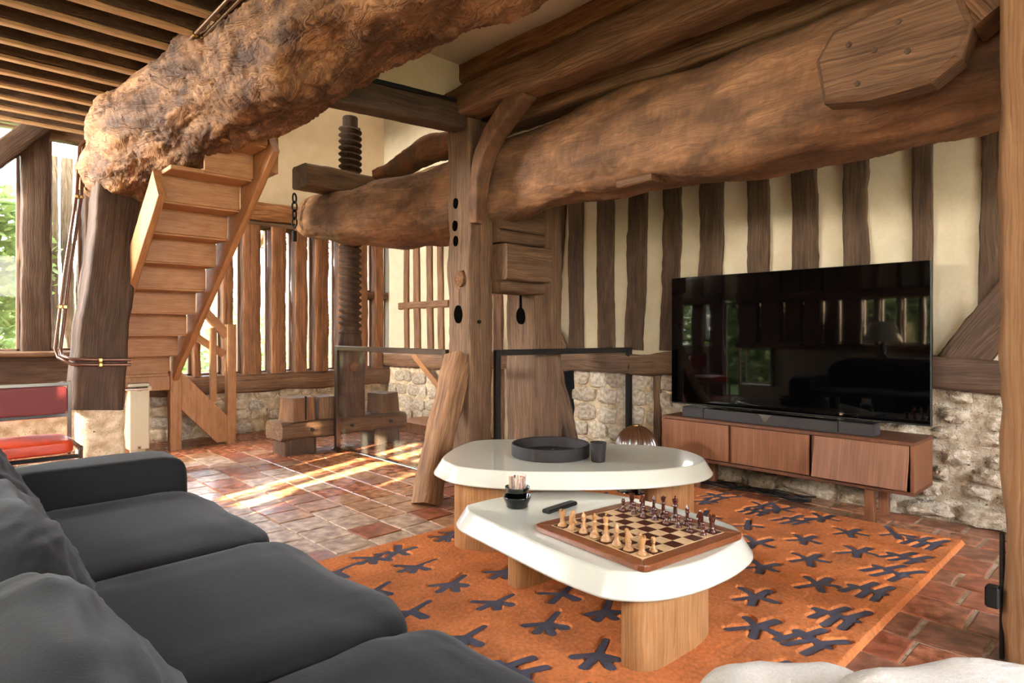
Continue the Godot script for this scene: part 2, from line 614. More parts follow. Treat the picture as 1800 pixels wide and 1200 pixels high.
	mat("lacquer", "", Color(0.73, 0.73, 0.68), Vector3.ONE, 0.0, 0.28, {"coat": 0.9, "coat_rough": 0.03, "spec": 0.5})
	mat("oakleg", "plank", Color(0.80, 0.63, 0.45), Vector3(2.5, 0.8, 2.5), 0.05, 0.5)
	mat("walnut", "veneer", Color(0.44, 0.285, 0.20), Vector3(2.6, 0.5, 0.5), 0.03, 0.45)
	mat("walnut_up", "veneer", Color(0.56, 0.385, 0.27), Vector3(3.0, 0.35, 3.0), 0.03, 0.45)
	mat("board_wood", "plank", Color(0.57, 0.35, 0.21), Vector3(6, 2, 6), 0.02, 0.32, {"spec": 0.5})
	mat("maple", "veneer", Color(0.97, 0.88, 0.72), Vector3(6, 2, 2), 0.0, 0.35)
	mat("rosewood", "veneer", Color(0.34, 0.15, 0.09), Vector3(6, 2, 2), 0.0, 0.35)
	mat("boxwood", "veneer", Color(0.80, 0.63, 0.43), Vector3(20, 6, 20), 0.0, 0.3, {"coat": 0.5})
	mat("darkpiece", "veneer", Color(0.34, 0.15, 0.09), Vector3(20, 6, 20), 0.0, 0.25, {"coat": 0.6})
	mat("screen", "", Color(0.008, 0.008, 0.009), Vector3.ONE, 0.0, 0.03, {"spec": 0.42})
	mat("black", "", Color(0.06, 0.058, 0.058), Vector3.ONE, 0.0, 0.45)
	mat("gloss_black", "", Color(0.02, 0.018, 0.018), Vector3.ONE, 0.0, 0.08, {"coat": 0.8})
	mat("leatherette", "cloth", Color(0.13, 0.108, 0.108), Vector3(14, 14, 14), 0.08, 0.55)
	mat("grey_mesh", "cloth", Color(0.21, 0.195, 0.195), Vector3(20, 20, 20), 0.08, 0.8)
	mat("chrome", "", Color(0.80, 0.79, 0.77), Vector3.ONE, 0.0, 0.12, {"metal": 1.0})
	mat("iron", "cloth", Color(0.16, 0.14, 0.125), Vector3(6, 6, 6), 0.1, 0.5, {"metal": 0.7})
	mat("steel", "", Color(0.42, 0.37, 0.33), Vector3.ONE, 0.0, 0.28, {"metal": 0.9})
	mat("conduit", "", Color(0.45, 0.33, 0.28), Vector3.ONE, 0.0, 0.3, {"metal": 0.8})
	mat("orange_leather", "cloth", Color(0.78, 0.24, 0.09), Vector3(5, 5, 5), 0.08, 0.42, {"spec": 0.5})
	mat("red_leather", "cloth", Color(0.42, 0.065, 0.04), Vector3(5, 5, 5), 0.08, 0.6, {"spec": 0.5})
	mat("cream_paint", "", Color(0.74, 0.69, 0.58), Vector3.ONE, 0.0, 0.4)
	mat("brown_glass", "", Color(0.26, 0.16, 0.09), Vector3.ONE, 0.0, 0.22, {"coat": 0.25, "spec": 0.5})
	mat("brass", "", Color(0.66, 0.52, 0.32), Vector3.ONE, 0.0, 0.25, {"metal": 1.0})
	mat("copper_stick", "", Color(0.72, 0.44, 0.32), Vector3.ONE, 0.0, 0.35, {"metal": 0.6})
	mat("frame_paint", "", Color(0.55, 0.42, 0.33), Vector3.ONE, 0.0, 0.5)
	mat("paper", "", Color(0.75, 0.73, 0.70), Vector3.ONE, 0.0, 0.8)
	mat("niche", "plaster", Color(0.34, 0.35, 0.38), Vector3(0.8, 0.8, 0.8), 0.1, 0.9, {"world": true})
	mat("lawn", "clay", Color(0.36, 0.44, 0.20), Vector3(0.6, 0.6, 0.6), 0.0, 1.0, {"world": true})
	mat("bark", "oak", Color(0.62, 0.58, 0.52), Vector3(2, 0.6, 2), 0.8, 0.9)
	for k in 3:
		var lf := StandardMaterial3D.new()
		lf.albedo_color = [Color(0.36, 0.45, 0.22), Color(0.30, 0.38, 0.20), Color(0.42, 0.50, 0.24)][k]
		lf.roughness = 0.6
		lf.cull_mode = BaseMaterial3D.CULL_DISABLED
		lf.backlight_enabled = true
		lf.backlight = Color(0.55, 0.6, 0.35)
		mats["leaf%d" % k] = lf
	mat("void", "", Color(0.03, 0.026, 0.022), Vector3.ONE, 0.0, 1.0, {"spec": 0.0})
	mat("tan_oak", "oak", Color(0.72, 0.57, 0.44), Vector3(1.7, 0.45, 1.7), 0.35, 0.75)
	glass("window_glass")
	glass("rail_glass", Color(0.93, 0.96, 0.95, 0.004), 0.0).metallic_specular = 0.30
	glass("clear_glass", Color(0.93, 0.96, 0.95, 0.004), 0.0).metallic_specular = 0.22
	glass("tumbler_glass", Color(0.9, 0.85, 0.8, 0.12), 0.0)


func slab(called: String, u0: float, u1: float, v0: float, v1: float, h0: float, h1: float, material: Material, parent: Node = null, bevel := 0.0) -> MeshInstance3D:
	var mb := MB.new()
	mb.box(Vector3.ZERO, Vector3(absf(v1 - v0), absf(h1 - h0), absf(u1 - u0)), bevel)
	return put(called, mb, material, parent, Transform3D(Basis.IDENTITY, G((u0 + u1) / 2.0, (v0 + v1) / 2.0, (h0 + h1) / 2.0)))


func _ready() -> void:
	rng.seed = 4711
	# ---- camera
	var cam := Camera3D.new()
	cam.name = "camera"
	cam.near = 0.05
	cam.far = 200.0
	cam.projection = Camera3D.PROJECTION_FRUSTUM
	cam.size = 0.05 * 1200.0 / 1102.0
	cam.frustum_offset = Vector2(0.0, -0.05 * 17.0 / 1102.0)
	cam.position = Vector3(0, 1.1, 0)
	cam.rotation.y = deg_to_rad(-43.5)
	add_child(cam)
	cam.current = true
	# ---- sky, exposure
	var sky := ProceduralSkyMaterial.new()
	sky.sky_top_color = Color(0.78, 0.84, 0.92)
	sky.sky_horizon_color = Color(0.97, 0.95, 0.92)
	sky.ground_horizon_color = Color(0.62, 0.62, 0.55)
	sky.ground_bottom_color = Color(0.40, 0.42, 0.32)
	sky.sky_energy_multiplier = 1.0
	sky.sun_angle_max = 1.0
	var env := Environment.new()
	env.background_mode = Environment.BG_SKY
	env.sky = Sky.new()
	env.sky.sky_material = sky
	env.background_energy_multiplier = 3.4
	env.tonemap_mode = Environment.TONE_MAPPER_LINEAR
	env.tonemap_exposure = 13.5
	env.sdfgi_enabled = true
	env.ssao_enabled = true
	env.ssil_enabled = true
	var world := WorldEnvironment.new()
	world.name = "world"
	world.environment = env
	add_child(world)
	# ---- sun: low, through the window slits of the wall behind the sofa
	var sun := DirectionalLight3D.new()
	sun.name = "sun"
	sun.light_color = Color(1.0, 0.90, 0.74)
	sun.light_energy = 5.0
	sun.light_angular_distance = 0.6
	sun.shadow_enabled = true
	sun.transform = Transform3D(Basis.looking_at(Vector3(0.94, -0.277, -0.36)), Vector3(-6, 4, 2))
	add_child(sun)
	# ---- added fill lights: behind the camera, under the high ceiling, along the long wall
	for q in [["gable_fill", G(-2.50, 1.4, 2.15), Vector3(0, -0.25, -1), Vector2(6.0, 1.0), 0.95, Color(1.0, 0.97, 0.92)], ["ceiling_fill", G(5.3, 3.0, 4.38), Vector3(0, -1, 0), Vector2(2.2, 2.6), 0.3, Color(1.0, 0.95, 0.87)], ["far_end_fill", G(6.1, -1.86, 2.42), Vector3(1, -0.15, 0), Vector2(1.5, 0.55), 12.0, Color(1.0, 0.97, 0.92)], ["side_fill", G(-0.1, -1.66, 2.1), Vector3(1, -0.3, 0), Vector2(4.4, 1.1), 0.35, Color(1.0, 0.98, 0.94)]]:
		var al := AreaLight3D.new()
		al.name = q[0]
		al.area_size = q[3]
		al.light_energy = q[4]
		al.light_color = q[5]
		al.area_range = 30.0
		al.shadow_enabled = true
		al.transform = Transform3D(Basis.looking_at(q[2], Vector3.UP if absf(q[2].y) < 0.9 else Vector3.FORWARD), q[1])
		add_child(al)
	# ---- the place
	make_materials()
	make_outdoors()
	make_floor()
	make_wall_right()
	make_wall_back()
	make_hidden_walls()
	make_ceilings()
	# ---- the press and its timbers
	make_press()
	make_rails()
	make_stairs()
	make_balustrades()
	# ---- furniture
	make_rug()
	make_sofa()
	make_tables()
	make_television()
	make_small_furniture()
	make_table_things()
	make_chess()


func make_floor() -> void:
	var fl := thing("floor", "floor of worn square terracotta tiles laid in rows with pale joints", "floor", Vector3.ZERO, "", "structure")
	slab("mortar_bed", -2.7, 7.2, -1.9, 6.3, -0.25, -0.006, mats.grout, fl)
	var rows := [-1.7, -1.47, -1.24, -1.01, -0.78, -0.55, -0.32, -0.09, 0.14, 0.37, 0.6, 0.82, 1.05, 1.28, 1.505, 1.735, 1.96, 2.16, 2.37, 2.585, 2.81, 3.05, 3.26, 3.465, 3.71, 3.94, 4.15, 4.345]
	var fixed := {2.585: 0.456, 2.81: 0.545, 3.05: 0.657, 3.465: 0.635, 3.71: 0.595, 3.94: 0.739, 1.505: 0.85, 1.735: 0.75}
	var unit: Array[ArrayMesh] = []
	for k in 8:
		var mb := MB.new()
		# a tile one by one, its top a little dished and its edges worn
		var p := PackedVector3Array()
		var n := noise(900 + k, 1.7, 2)
		for q in [[0.0, -0.03], [0.0, -0.0035], [0.022, 0.0]]:
			for c: Vector2 in [Vector2(-0.5, -0.5), Vector2(0, -0.5), Vector2(0.5, -0.5), Vector2(0.5, 0), Vector2(0.5, 0.5), Vector2(0, 0.5), Vector2(-0.5, 0.5), Vector2(-0.5, 0)]:
				var e: Vector2 = c * (1.0 - 2.0 * float(q[0]))
				if q[1] > -0.02:
					e += Vector2(n.get_noise_2d(c.x * 3.0, c.y * 3.0), n.get_noise_2d(c.y * 3.0 + 9.0, c.x * 3.0)) * 0.022
				p.append(Vector3(e.x, q[1] + (n.get_noise_2d(c.x * 2.0 + 5.0, c.y * 2.0) * 0.0012 if q[1] > -0.001 else 0.0), e.y))
		for r in 2:
			for i in 8:
				var j := (i + 1) % 8
				mb.quad(p[r * 8 + i], p[r * 8 + j], p[r * 8 + 8 + j], p[r * 8 + 8 + i], Vector3(0, -0.02, 0))
		mb.fan(p.slice(16, 24), Vector3(0, -1, 0))
		unit.append(mb.mesh())
	var near := []
	for r in rows.size() - 1:
		var v0: float = rows[r]
		var v1: float = rows[r + 1]
		var u: float = fixed.get(v0, rng.randf_range(0.3, 0.55))
		while u > -2.3:
			u -= 0.226
		var wide := 0.016 if v0 > 2.4 else 0.010
		while u < 6.93:
			var long: float = [0.212, 0.222, 0.232, 0.226][rng.randi() % 4]
			var um := u + long / 2.0
			var vm := (v0 + v1) / 2.0
			var seen := um > 0.2 and vm > 0.3 and not (um > 0.86 and um < 2.66 and vm > 0.9 and vm < 3.83) and not (um < 3.05 and vm < 0.75) and not (um < 0.3 and vm < 2.0)
			var tone := rng.randi() % 4
			# paler, limed and pitted tiles by the sofa end, redder ones by the far wall
			var pale := clampf(1.25 - absf(vm - 1.5) * 1.3, 0.0, 1.0) * clampf((um - 2.4) / 0.5, 0.0, 1.0) * (0.75 if um < 3.6 else 0.4)
			if rng.randf() < pale:
				tone = 4
			elif rng.randf() < 0.12:
				tone = 5
			if um < 1.0 and vm > 2.0:
				tone = [0, 1, 5, 1, 0, 5][rng.randi() % 6]
			if true:
				var sc := Basis.from_scale(Vector3(v1 - v0 - wide, 1.0, long - wide))
				var tilt := Basis.from_euler(Vector3(rng.randf_range(-1, 1) * 0.006, rng.randf_range(-1, 1) * 0.008, rng.randf_range(-1, 1) * 0.006))
				near.append([um * um + vm * vm + (0.0 if seen else 1000.0), Transform3D(tilt * sc, G(um, vm, rng.randf_range(-0.002, 0.0))), tone, rng.randi() % 8])
			u += long
	near.sort_custom(func(a, b): return a[0] < b[0])
	var counts := {}
	for i in mini(300, near.size()):
		piece("tile", unit[near[i][3]], mats["tile%d" % near[i][2]], fl, near[i][1], counts)
	var st := SurfaceTool.new()
	for i in range(300, near.size()):
		st.append_from(unit[near[i][3]], 0, near[i][1])
	if near.size() > 300:
		put("far_tiles", st.commit(), mats.tile0, fl).set_meta("kind", "stuff")


func stone_rows(parent: Node, counts: Dictionary, at: Callable, s0: float, s1: float, h0: float, h1: float, row: float, long: float, fill: float, deep: float, tones: Array, jump: float, kinds: Array, hole := Rect2()) -> void:
	# rows of stones along a wall; at(s, h) gives where a stone sits, its local z pointing into the room
	var h := h0 + row * 0.5
	while h < h1 - row * 0.25:
		var s := s0 + rng.randf() * long * 0.5
		while s < s1:
			var l := long * rng.randf_range(0.6, 1.35)
			var m := Vector2(s + l / 2.0, h + rng.randf_range(-1, 1) * row * jump)
			if m.x < s1 - l * 0.3 and not hole.has_point(m):
				var t: Transform3D = at.call(m.x, m.y)
				var tall := minf(row * rng.randf_range(0.78, 1.05) * (1.0 if fill > 0.8 else 0.85), 2.0 * (h1 - m.y) + 0.04)
				t.basis = t.basis * Basis.from_euler(Vector3(0, 0, rng.randf_range(-0.12, 0.12))) * Basis.from_scale(Vector3(l * (0.97 if fill > 0.8 else 0.8), tall, deep * rng.randf_range(0.7, 1.3)))
				piece("stone", kinds[rng.randi() % kinds.size()], mats[tones[rng.randi() % tones.size()]], parent, t, counts)
			s += l / fill
		h += row


func rough_panel(called: String, parent: Node, at: Callable, s0: float, s1: float, h0: float, h1: float, amp: float, sd: int, material: Material, hint: Vector3) -> void:
	var mb := MB.new()
	var n := noise(sd, 5.0, 4)
	var nu := int((s1 - s0) / 0.03) + 2
	var nv := int((h1 - h0) / 0.03) + 2
	var p := PackedVector3Array()
	for i in nu:
		for j in nv:
			var s := lerpf(s0, s1, float(i) / (nu - 1))
			var h := lerpf(h0, h1, float(j) / (nv - 1))
			var t: Transform3D = at.call(s, h)
			p.append(t.origin + t.basis.z * n.get_noise_2d(s, h) * amp)
	mb.grid(p, nu, nv, false, false, hint)
	put(called, mb, material, parent)


func make_wall_right() -> void:
	var w := thing("wall_right", "half-timbered cream plaster wall with dark oak studs behind the television", "wall", Vector3.ZERO, "", "structure")
	slab("plaster_panel", -2.7, 7.2, 4.35, 4.62, 0.85, 4.5, mats.plaster, w)
	slab("base", -2.7, 3.76, 4.37, 4.62, -0.1, 0.86, mats.mortar, w)
	slab("base", 4.42, 7.2, 4.37, 4.62, -0.1, 0.86, mats.plaster, w)
	var counts := {}
	# studs, from their places along the wall: u of both edges, lean of the top, waviness
	var studs := [[0.60, 0.755, 0.0, 0.016, 0.98], [0.974, 1.076, 0.0, 0.004, 0.95], [1.335, 1.476, -0.02, 0.022, 0.95], [1.635, 1.797, 0.02, 0.02, 0.95], [1.955, 2.109, 0.01, 0.014, 0.95],
		[2.307, 2.494, -0.02, 0.018, 0.95], [2.667, 2.823, -0.03, 0.024, 0.95], [2.985, 3.168, -0.05, 0.02, 0.95], [3.305, 3.478, 0.01, 0.012, 0.93], [3.641, 3.803, 0.0, 0.010, 0.93],
		[3.92, 4.06, -0.10, 0.02, 0.93], [4.719, 4.841, 0.02, 0.014, 0.90], [5.06, 5.16, 0.0, 0.012, 0.85], [5.38, 5.48, 0.0, 0.01, 0.85], [5.703, 5.80, 0.02, 0.008, 0.80], [5.908, 6.01, 0.03, 0.008, 0.80],
		[6.158, 6.27, 0.02, 0.008, 0.80], [6.395, 6.481, 0.0, 0.008, 0.80], [0.22, 0.36, 0.0, 0.016, 0.95], [-0.2, -0.06, 0.0, 0.016, 0.95], [-0.75, -0.6, 0.0, 0.016, 0.95]]
	var k := 0
	for s in studs:
		k += 1
		var um: float = (s[0] + s[1]) / 2.0
		var wd: float = s[1] - s[0]
		var top := 2.95 if um < 3.7 else 2.75
		var warm := um > 4.5
		post("stud", G(um - s[2] * 0.5, 4.345, s[4]), G(um + s[2], 4.345, top), wd, 0.05, mats[("warm%d" if warm else "stud%d") % (k % 4)], w, 200 + k, s[3] * 0.6, Vector3(0, 0, -1), 0.006, 1.0, s[3] * rng.randf_range(-0.8, 0.8))
	# the rail across the far panels, and the plate over all
	post("rail", G(5.6, 4.34, 1.42), G(6.6, 4.34, 1.42), 0.05, 0.085, mats.warm1, w, 240, 0.005, Vector3(1, 0, 0))
	post("top_plate", G(-2.6, 4.33, 2.92), G(6.9, 4.33, 2.92), 0.08, 0.16, mats.oak2, w, 241, 0.008, Vector3(1, 0, 0))
	# the sill beam, in three lengths
	post("sill_beam", G(-1.5, 4.31, 0.855), G(1.85, 4.31, 0.855), 0.11, 0.18, mats.dark1, w, 250, 0.014, Vector3(1, 0, 0), 0.02)
	post("sill_beam", G(1.85, 4.31, 0.86), G(3.95, 4.31, 0.83), 0.11, 0.17, mats.oak0, w, 251, 0.02, Vector3(1, 0, 0), 0.02)
	post("sill_beam", G(3.95, 4.31, 0.83), G(6.9, 4.31, 0.74), 0.10, 0.17, mats.warm2, w, 252, 0.014, Vector3(1, 0, 0), 0.02)
	# the foot brace by the near post
	post("foot_brace", G(0.86, 4.315, 0.90), G(0.50, 4.315, 1.40), 0.22, 0.06, mats.dark3, w, 255, 0.014, Vector3(0, 1, -1))
	post("foot_brace", G(4.02, 4.315, 1.20), G(3.84, 4.315, 0.93), 0.10, 0.04, mats.oak3, w, 256, 0.01, Vector3(0, 0, -1))
	# between the two press posts the lower wall is a framed panel
	post("stud", G(4.78, 4.36, 0.0), G(4.78, 4.36, 0.75), 0.13, 0.06, mats.warm3, w, 257, 0.012, Vector3(0, 0, -1))
	post("stud", G(4.40, 4.36, 0.0), G(4.40, 4.36, 0.75), 0.10, 0.06, mats.warm0, w, 258, 0.012, Vector3(0, 0, -1))
	# stone below the sill
	var face := func(s: float, h: float) -> Transform3D:
		return Transform3D(Basis(Vector3(0, 0, -1), Vector3(0, 1, 0), Vector3(-1, 0, 0)), G(s, 4.36, h))
	rough_panel("mortar", w, face, -1.5, 2.7, 0.0, 0.79, 0.022, 301, mats.mortar, Vector3(-1, 0, 0))
	rough_panel("mortar", w, face, 2.7, 3.77, 0.0, 0.79, 0.022, 302, mats.limewash, Vector3(-1, 0, 0))
	rough_panel("mortar", w, face, 4.9, 6.9, 0.0, 0.72, 0.03, 303, mats.limewash, Vector3(-1, 0, 0))
	var rough: Array = []
	var blocks: Array = []
	for i in 6:
		rough.append(stone_mesh(320 + i, 9, 14, 0.36))
		blocks.append(stone_mesh(340 + i, 9, 14, 0.16))
	var sc := {}
	stone_rows(w, sc, face, -0.3, 2.45, 0.12, 0.78, 0.108, 0.13, 0.66, 0.08, ["stone0", "stone1", "stone0"], 0.22, rough)
	stone_rows(w, sc, face, -0.3, 2.6, 0.0, 0.12, 0.12, 0.26, 0.9, 0.12, ["stone1", "stone0"], 0.1, rough)
	stone_rows(w, sc, face, 2.45, 3.80, 0.0, 0.78, 0.155, 0.21, 0.96, 0.075, ["stone0", "stone2", "stone2"], 0.1, blocks)
	stone_rows(w, sc, face, 4.9, 6.85, 0.02, 0.68, 0.15, 0.22, 0.95, 0.05, ["stone2", "stone0"], 0.1, blocks)
	# an upright between the pale stones and the flint
	post("stud", G(2.86, 4.33, 0.0), G(2.86, 4.33, 0.78), 0.06, 0.05, mats.oak1, w, 259, 0.01, Vector3(0, 0, -1))
	# the low opening beside the press posts leads to a dim room
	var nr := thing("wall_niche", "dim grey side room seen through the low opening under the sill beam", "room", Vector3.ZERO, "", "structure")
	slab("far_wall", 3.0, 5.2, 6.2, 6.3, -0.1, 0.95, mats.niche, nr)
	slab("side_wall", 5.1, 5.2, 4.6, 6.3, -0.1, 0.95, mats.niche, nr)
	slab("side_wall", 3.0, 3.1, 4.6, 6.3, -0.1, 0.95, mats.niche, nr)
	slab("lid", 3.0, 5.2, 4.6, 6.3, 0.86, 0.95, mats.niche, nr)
	for q in [[4.78, 0.66, "framed drawing in the dim side room, nearest the press post"], [4.42, 0.66, "framed drawing in the dim side room, nearest the ragged stone edge"]]:
		var fr := thing("picture_frame", q[2], "picture", G(q[0], 6.19, q[1]), "small framed pictures in the side room")
		var mb := MB.new()
		mb.box(Vector3.ZERO, Vector3(0.02, 0.16, 0.20), 0.003)
		put("frame", mb, mats.black, fr)
		mb = MB.new()
		mb.box(Vector3(-0.012, 0, 0), Vector3(0.004, 0.12, 0.16), 0.0)
		put("sheet", mb, mats.paper, fr)


func window_panes(called: String, label: String, frames: Array, axis: String, plane: float, h0: float, h1: float, thick := 0.03) -> void:
	# glazing behind the studs: one pane and its thin frame for each gap
	var w := thing(called, label, "window", Vector3.ZERO, "", "structure")
	var counts := {}
	for f in frames:
		var a: float = f[0]
		var b: float = f[1]
		var lo: float = f[2] if f.size() > 2 else h0
		var hi: float = f[3] if f.size() > 3 else h1
		var mb := MB.new()
		var fb := MB.new()
		var bar := 0.022
		if axis == "v":
			mb.box(Vector3.ZERO, Vector3(b - a, hi - lo, 0.006), 0.0)
			for e in [[-1, 0], [1, 0]]:
				fb.box(Vector3(e[0] * ((b - a) / 2.0 - bar / 2.0), 0, 0), Vector3(bar, hi - lo, 0.05), 0.003)
			for e in [-1, 1]:
				fb.box(Vector3(0, e * ((hi - lo) / 2.0 - bar / 2.0), 0), Vector3(b - a, bar, 0.05), 0.003)
			var x := Transform3D(Basis.IDENTITY, G(plane, (a + b) / 2.0, (lo + hi) / 2.0))
			piece("frame", fb.mesh(), mats.frame_paint, w, x, counts)
			piece("pane", mb.mesh(), mats.window_glass, w, x, counts)
		else:
			mb.box(Vector3.ZERO, Vector3(0.006, hi - lo, b - a), 0.0)
			for e in [[-1, 0], [1, 0]]:
				fb.box(Vector3(0, 0, e[0] * ((b - a) / 2.0 - bar / 2.0)), Vector3(0.05, hi - lo, bar), 0.003)
			for e in [-1, 1]:
				fb.box(Vector3(0, e * ((hi - lo) / 2.0 - bar / 2.0), 0), Vector3(0.05, bar, b - a), 0.003)
			var x := Transform3D(Basis.IDENTITY, G((a + b) / 2.0, plane, (lo + hi) / 2.0))
			piece("frame", fb.mesh(), mats.frame_paint, w, x, counts)
			piece("pane", mb.mesh(), mats.window_glass, w, x, counts)


func make_wall_back() -> void:
	var w := thing("wall_back", "far half-timbered wall with close oak studs, window slits and a low stone base", "wall", Vector3.ZERO, "", "structure")
	slab("base", 6.98, 7.2, -1.9, 4.62, -0.1, 0.62, mats.limewash, w)
	slab("upper_plaster", 6.97, 7.2, 1.15, 4.62, 2.52, 4.5, mats.ceiling, w)
	slab("upper_plaster", 6.97, 7.2, -1.9, 1.15, 2.92, 4.5, mats.plaster, w)
	# right of the stairs
	post("sill_beam", G(6.93, 1.25, 0.55), G(6.93, 4.42, 0.55), 0.16, 0.2, mats.warm1, w, 401, 0.012, Vector3(0, 0, 1), 0.02)
	post("top_plate", G(6.92, 1.1, 2.42), G(6.92, 4.42, 2.42), 0.14, 0.20, mats.orange_oak, w, 402, 0.006, Vector3(0, 0, 1))
	post("lower_plate", G(6.93, 1.1, 2.28), G(6.93, 4.42, 2.28), 0.12, 0.07, mats.oak1, w, 403, 0.005, Vector3(0, 0, 1))
	var k := 0
	for s in [[1.42, 1.55], [1.72, 1.84], [2.04, 2.11], [2.33, 2.44], [2.535, 2.729], [2.834, 3.003], [3.107, 3.253], [3.351, 3.522], [3.64, 3.76], [3.93, 4.05], [4.146, 4.27], [4.36, 4.47]]:
		k += 1
		post("stud", G(6.92, (s[0] + s[1]) / 2.0, 0.64), G(6.92, (s[0] + s[1]) / 2.0 + rng.randf_range(-0.02, 0.02), 2.26), s[1] - s[0], 0.15, mats["rust%d" % (k % 4)], w, 410 + k, 0.007, Vector3.RIGHT, 0.012)
	post("rail", G(6.92, 3.95, 1.56), G(6.92, 4.42, 1.56), 0.10, 0.08, mats.warm2, w, 430, 0.006, Vector3(0, 0, 1))
	window_panes("window_1", "tall narrow panes between the oak studs right of the stairs", [[1.84, 2.04], [2.11, 2.33], [2.44, 2.535], [2.729, 2.834], [3.003, 3.107], [3.253, 3.351], [3.522, 3.64], [3.76, 3.93], [4.05, 4.146, 0.65, 1.52], [4.05, 4.146, 1.60, 2.25], [4.27, 4.36, 0.65, 1.52], [4.27, 4.36, 1.60, 2.25], [1.55, 1.72]], "v", 6.98, 0.65, 2.25)
	# left of the big post
	post("sill_beam", G(6.9, -1.6, 0.76), G(6.9, 1.25, 0.76), 0.22, 0.26, mats.dark0, w, 440, 0.012, Vector3(0, 0, 1), 0.02)
	post("sill_board", G(6.88, -1.6, 0.915), G(6.88, 1.2, 0.905), 0.26, 0.05, mats.oak1, w, 441, 0.005, Vector3(0, 0, 1))
	k = 0
	for s in [[0.65, 0.86], [0.0, 0.2], [-0.7, -0.5], [-1.4, -1.2], [1.10, 1.26]]:
		k += 1
		post("stud", G(6.9, (s[0] + s[1]) / 2.0, 0.93), G(6.9, (s[0] + s[1]) / 2.0, 2.95), s[1] - s[0], 0.18, mats["dark%d" % (k % 4)], w, 450 + k, 0.010)
	post("brace", G(6.84, 0.30, 2.36), G(6.84, 0.84, 2.98), 0.17, 0.14, mats.dark2, w, 460, 0.006)
	post("head_rail", G(6.9, 0.84, 2.86), G(6.9, 1.3, 2.86), 0.14, 0.10, mats.warm2, w, 461, 0.004, Vector3(0, 0, 1))
	window_panes("window_2", "wide panes left of the big leaning post with ivy outside", [[0.86, 1.10], [0.2, 0.65], [-0.5, 0.0], [-1.2, -0.7]], "v", 6.97, 0.93, 2.90)
	# the stone base: rough and limed, with a plastered stretch behind the red chair
	var face := func(s: float, h: float) -> Transform3D:
		return Transform3D(Basis(Vector3(1, 0, 0), Vector3(0, 1, 0), Vector3(0, 0, 1)), G(6.965, s, h))
	rough_panel("limewash", w, face, -1.8, 4.42, 0.0, 0.66, 0.03, 470, mats.limewash, Vector3(0, 0, 1))
	var blocks: Array = []
	for i in 5:
		blocks.append(stone_mesh(480 + i, 8, 12, 0.2))
	var sc := {}
	stone_rows(w, sc, face, 1.6, 4.35, 0.0, 0.48, 0.12, 0.19, 0.93, 0.055, ["limewash", "limewash", "stone2"], 0.12, blocks)


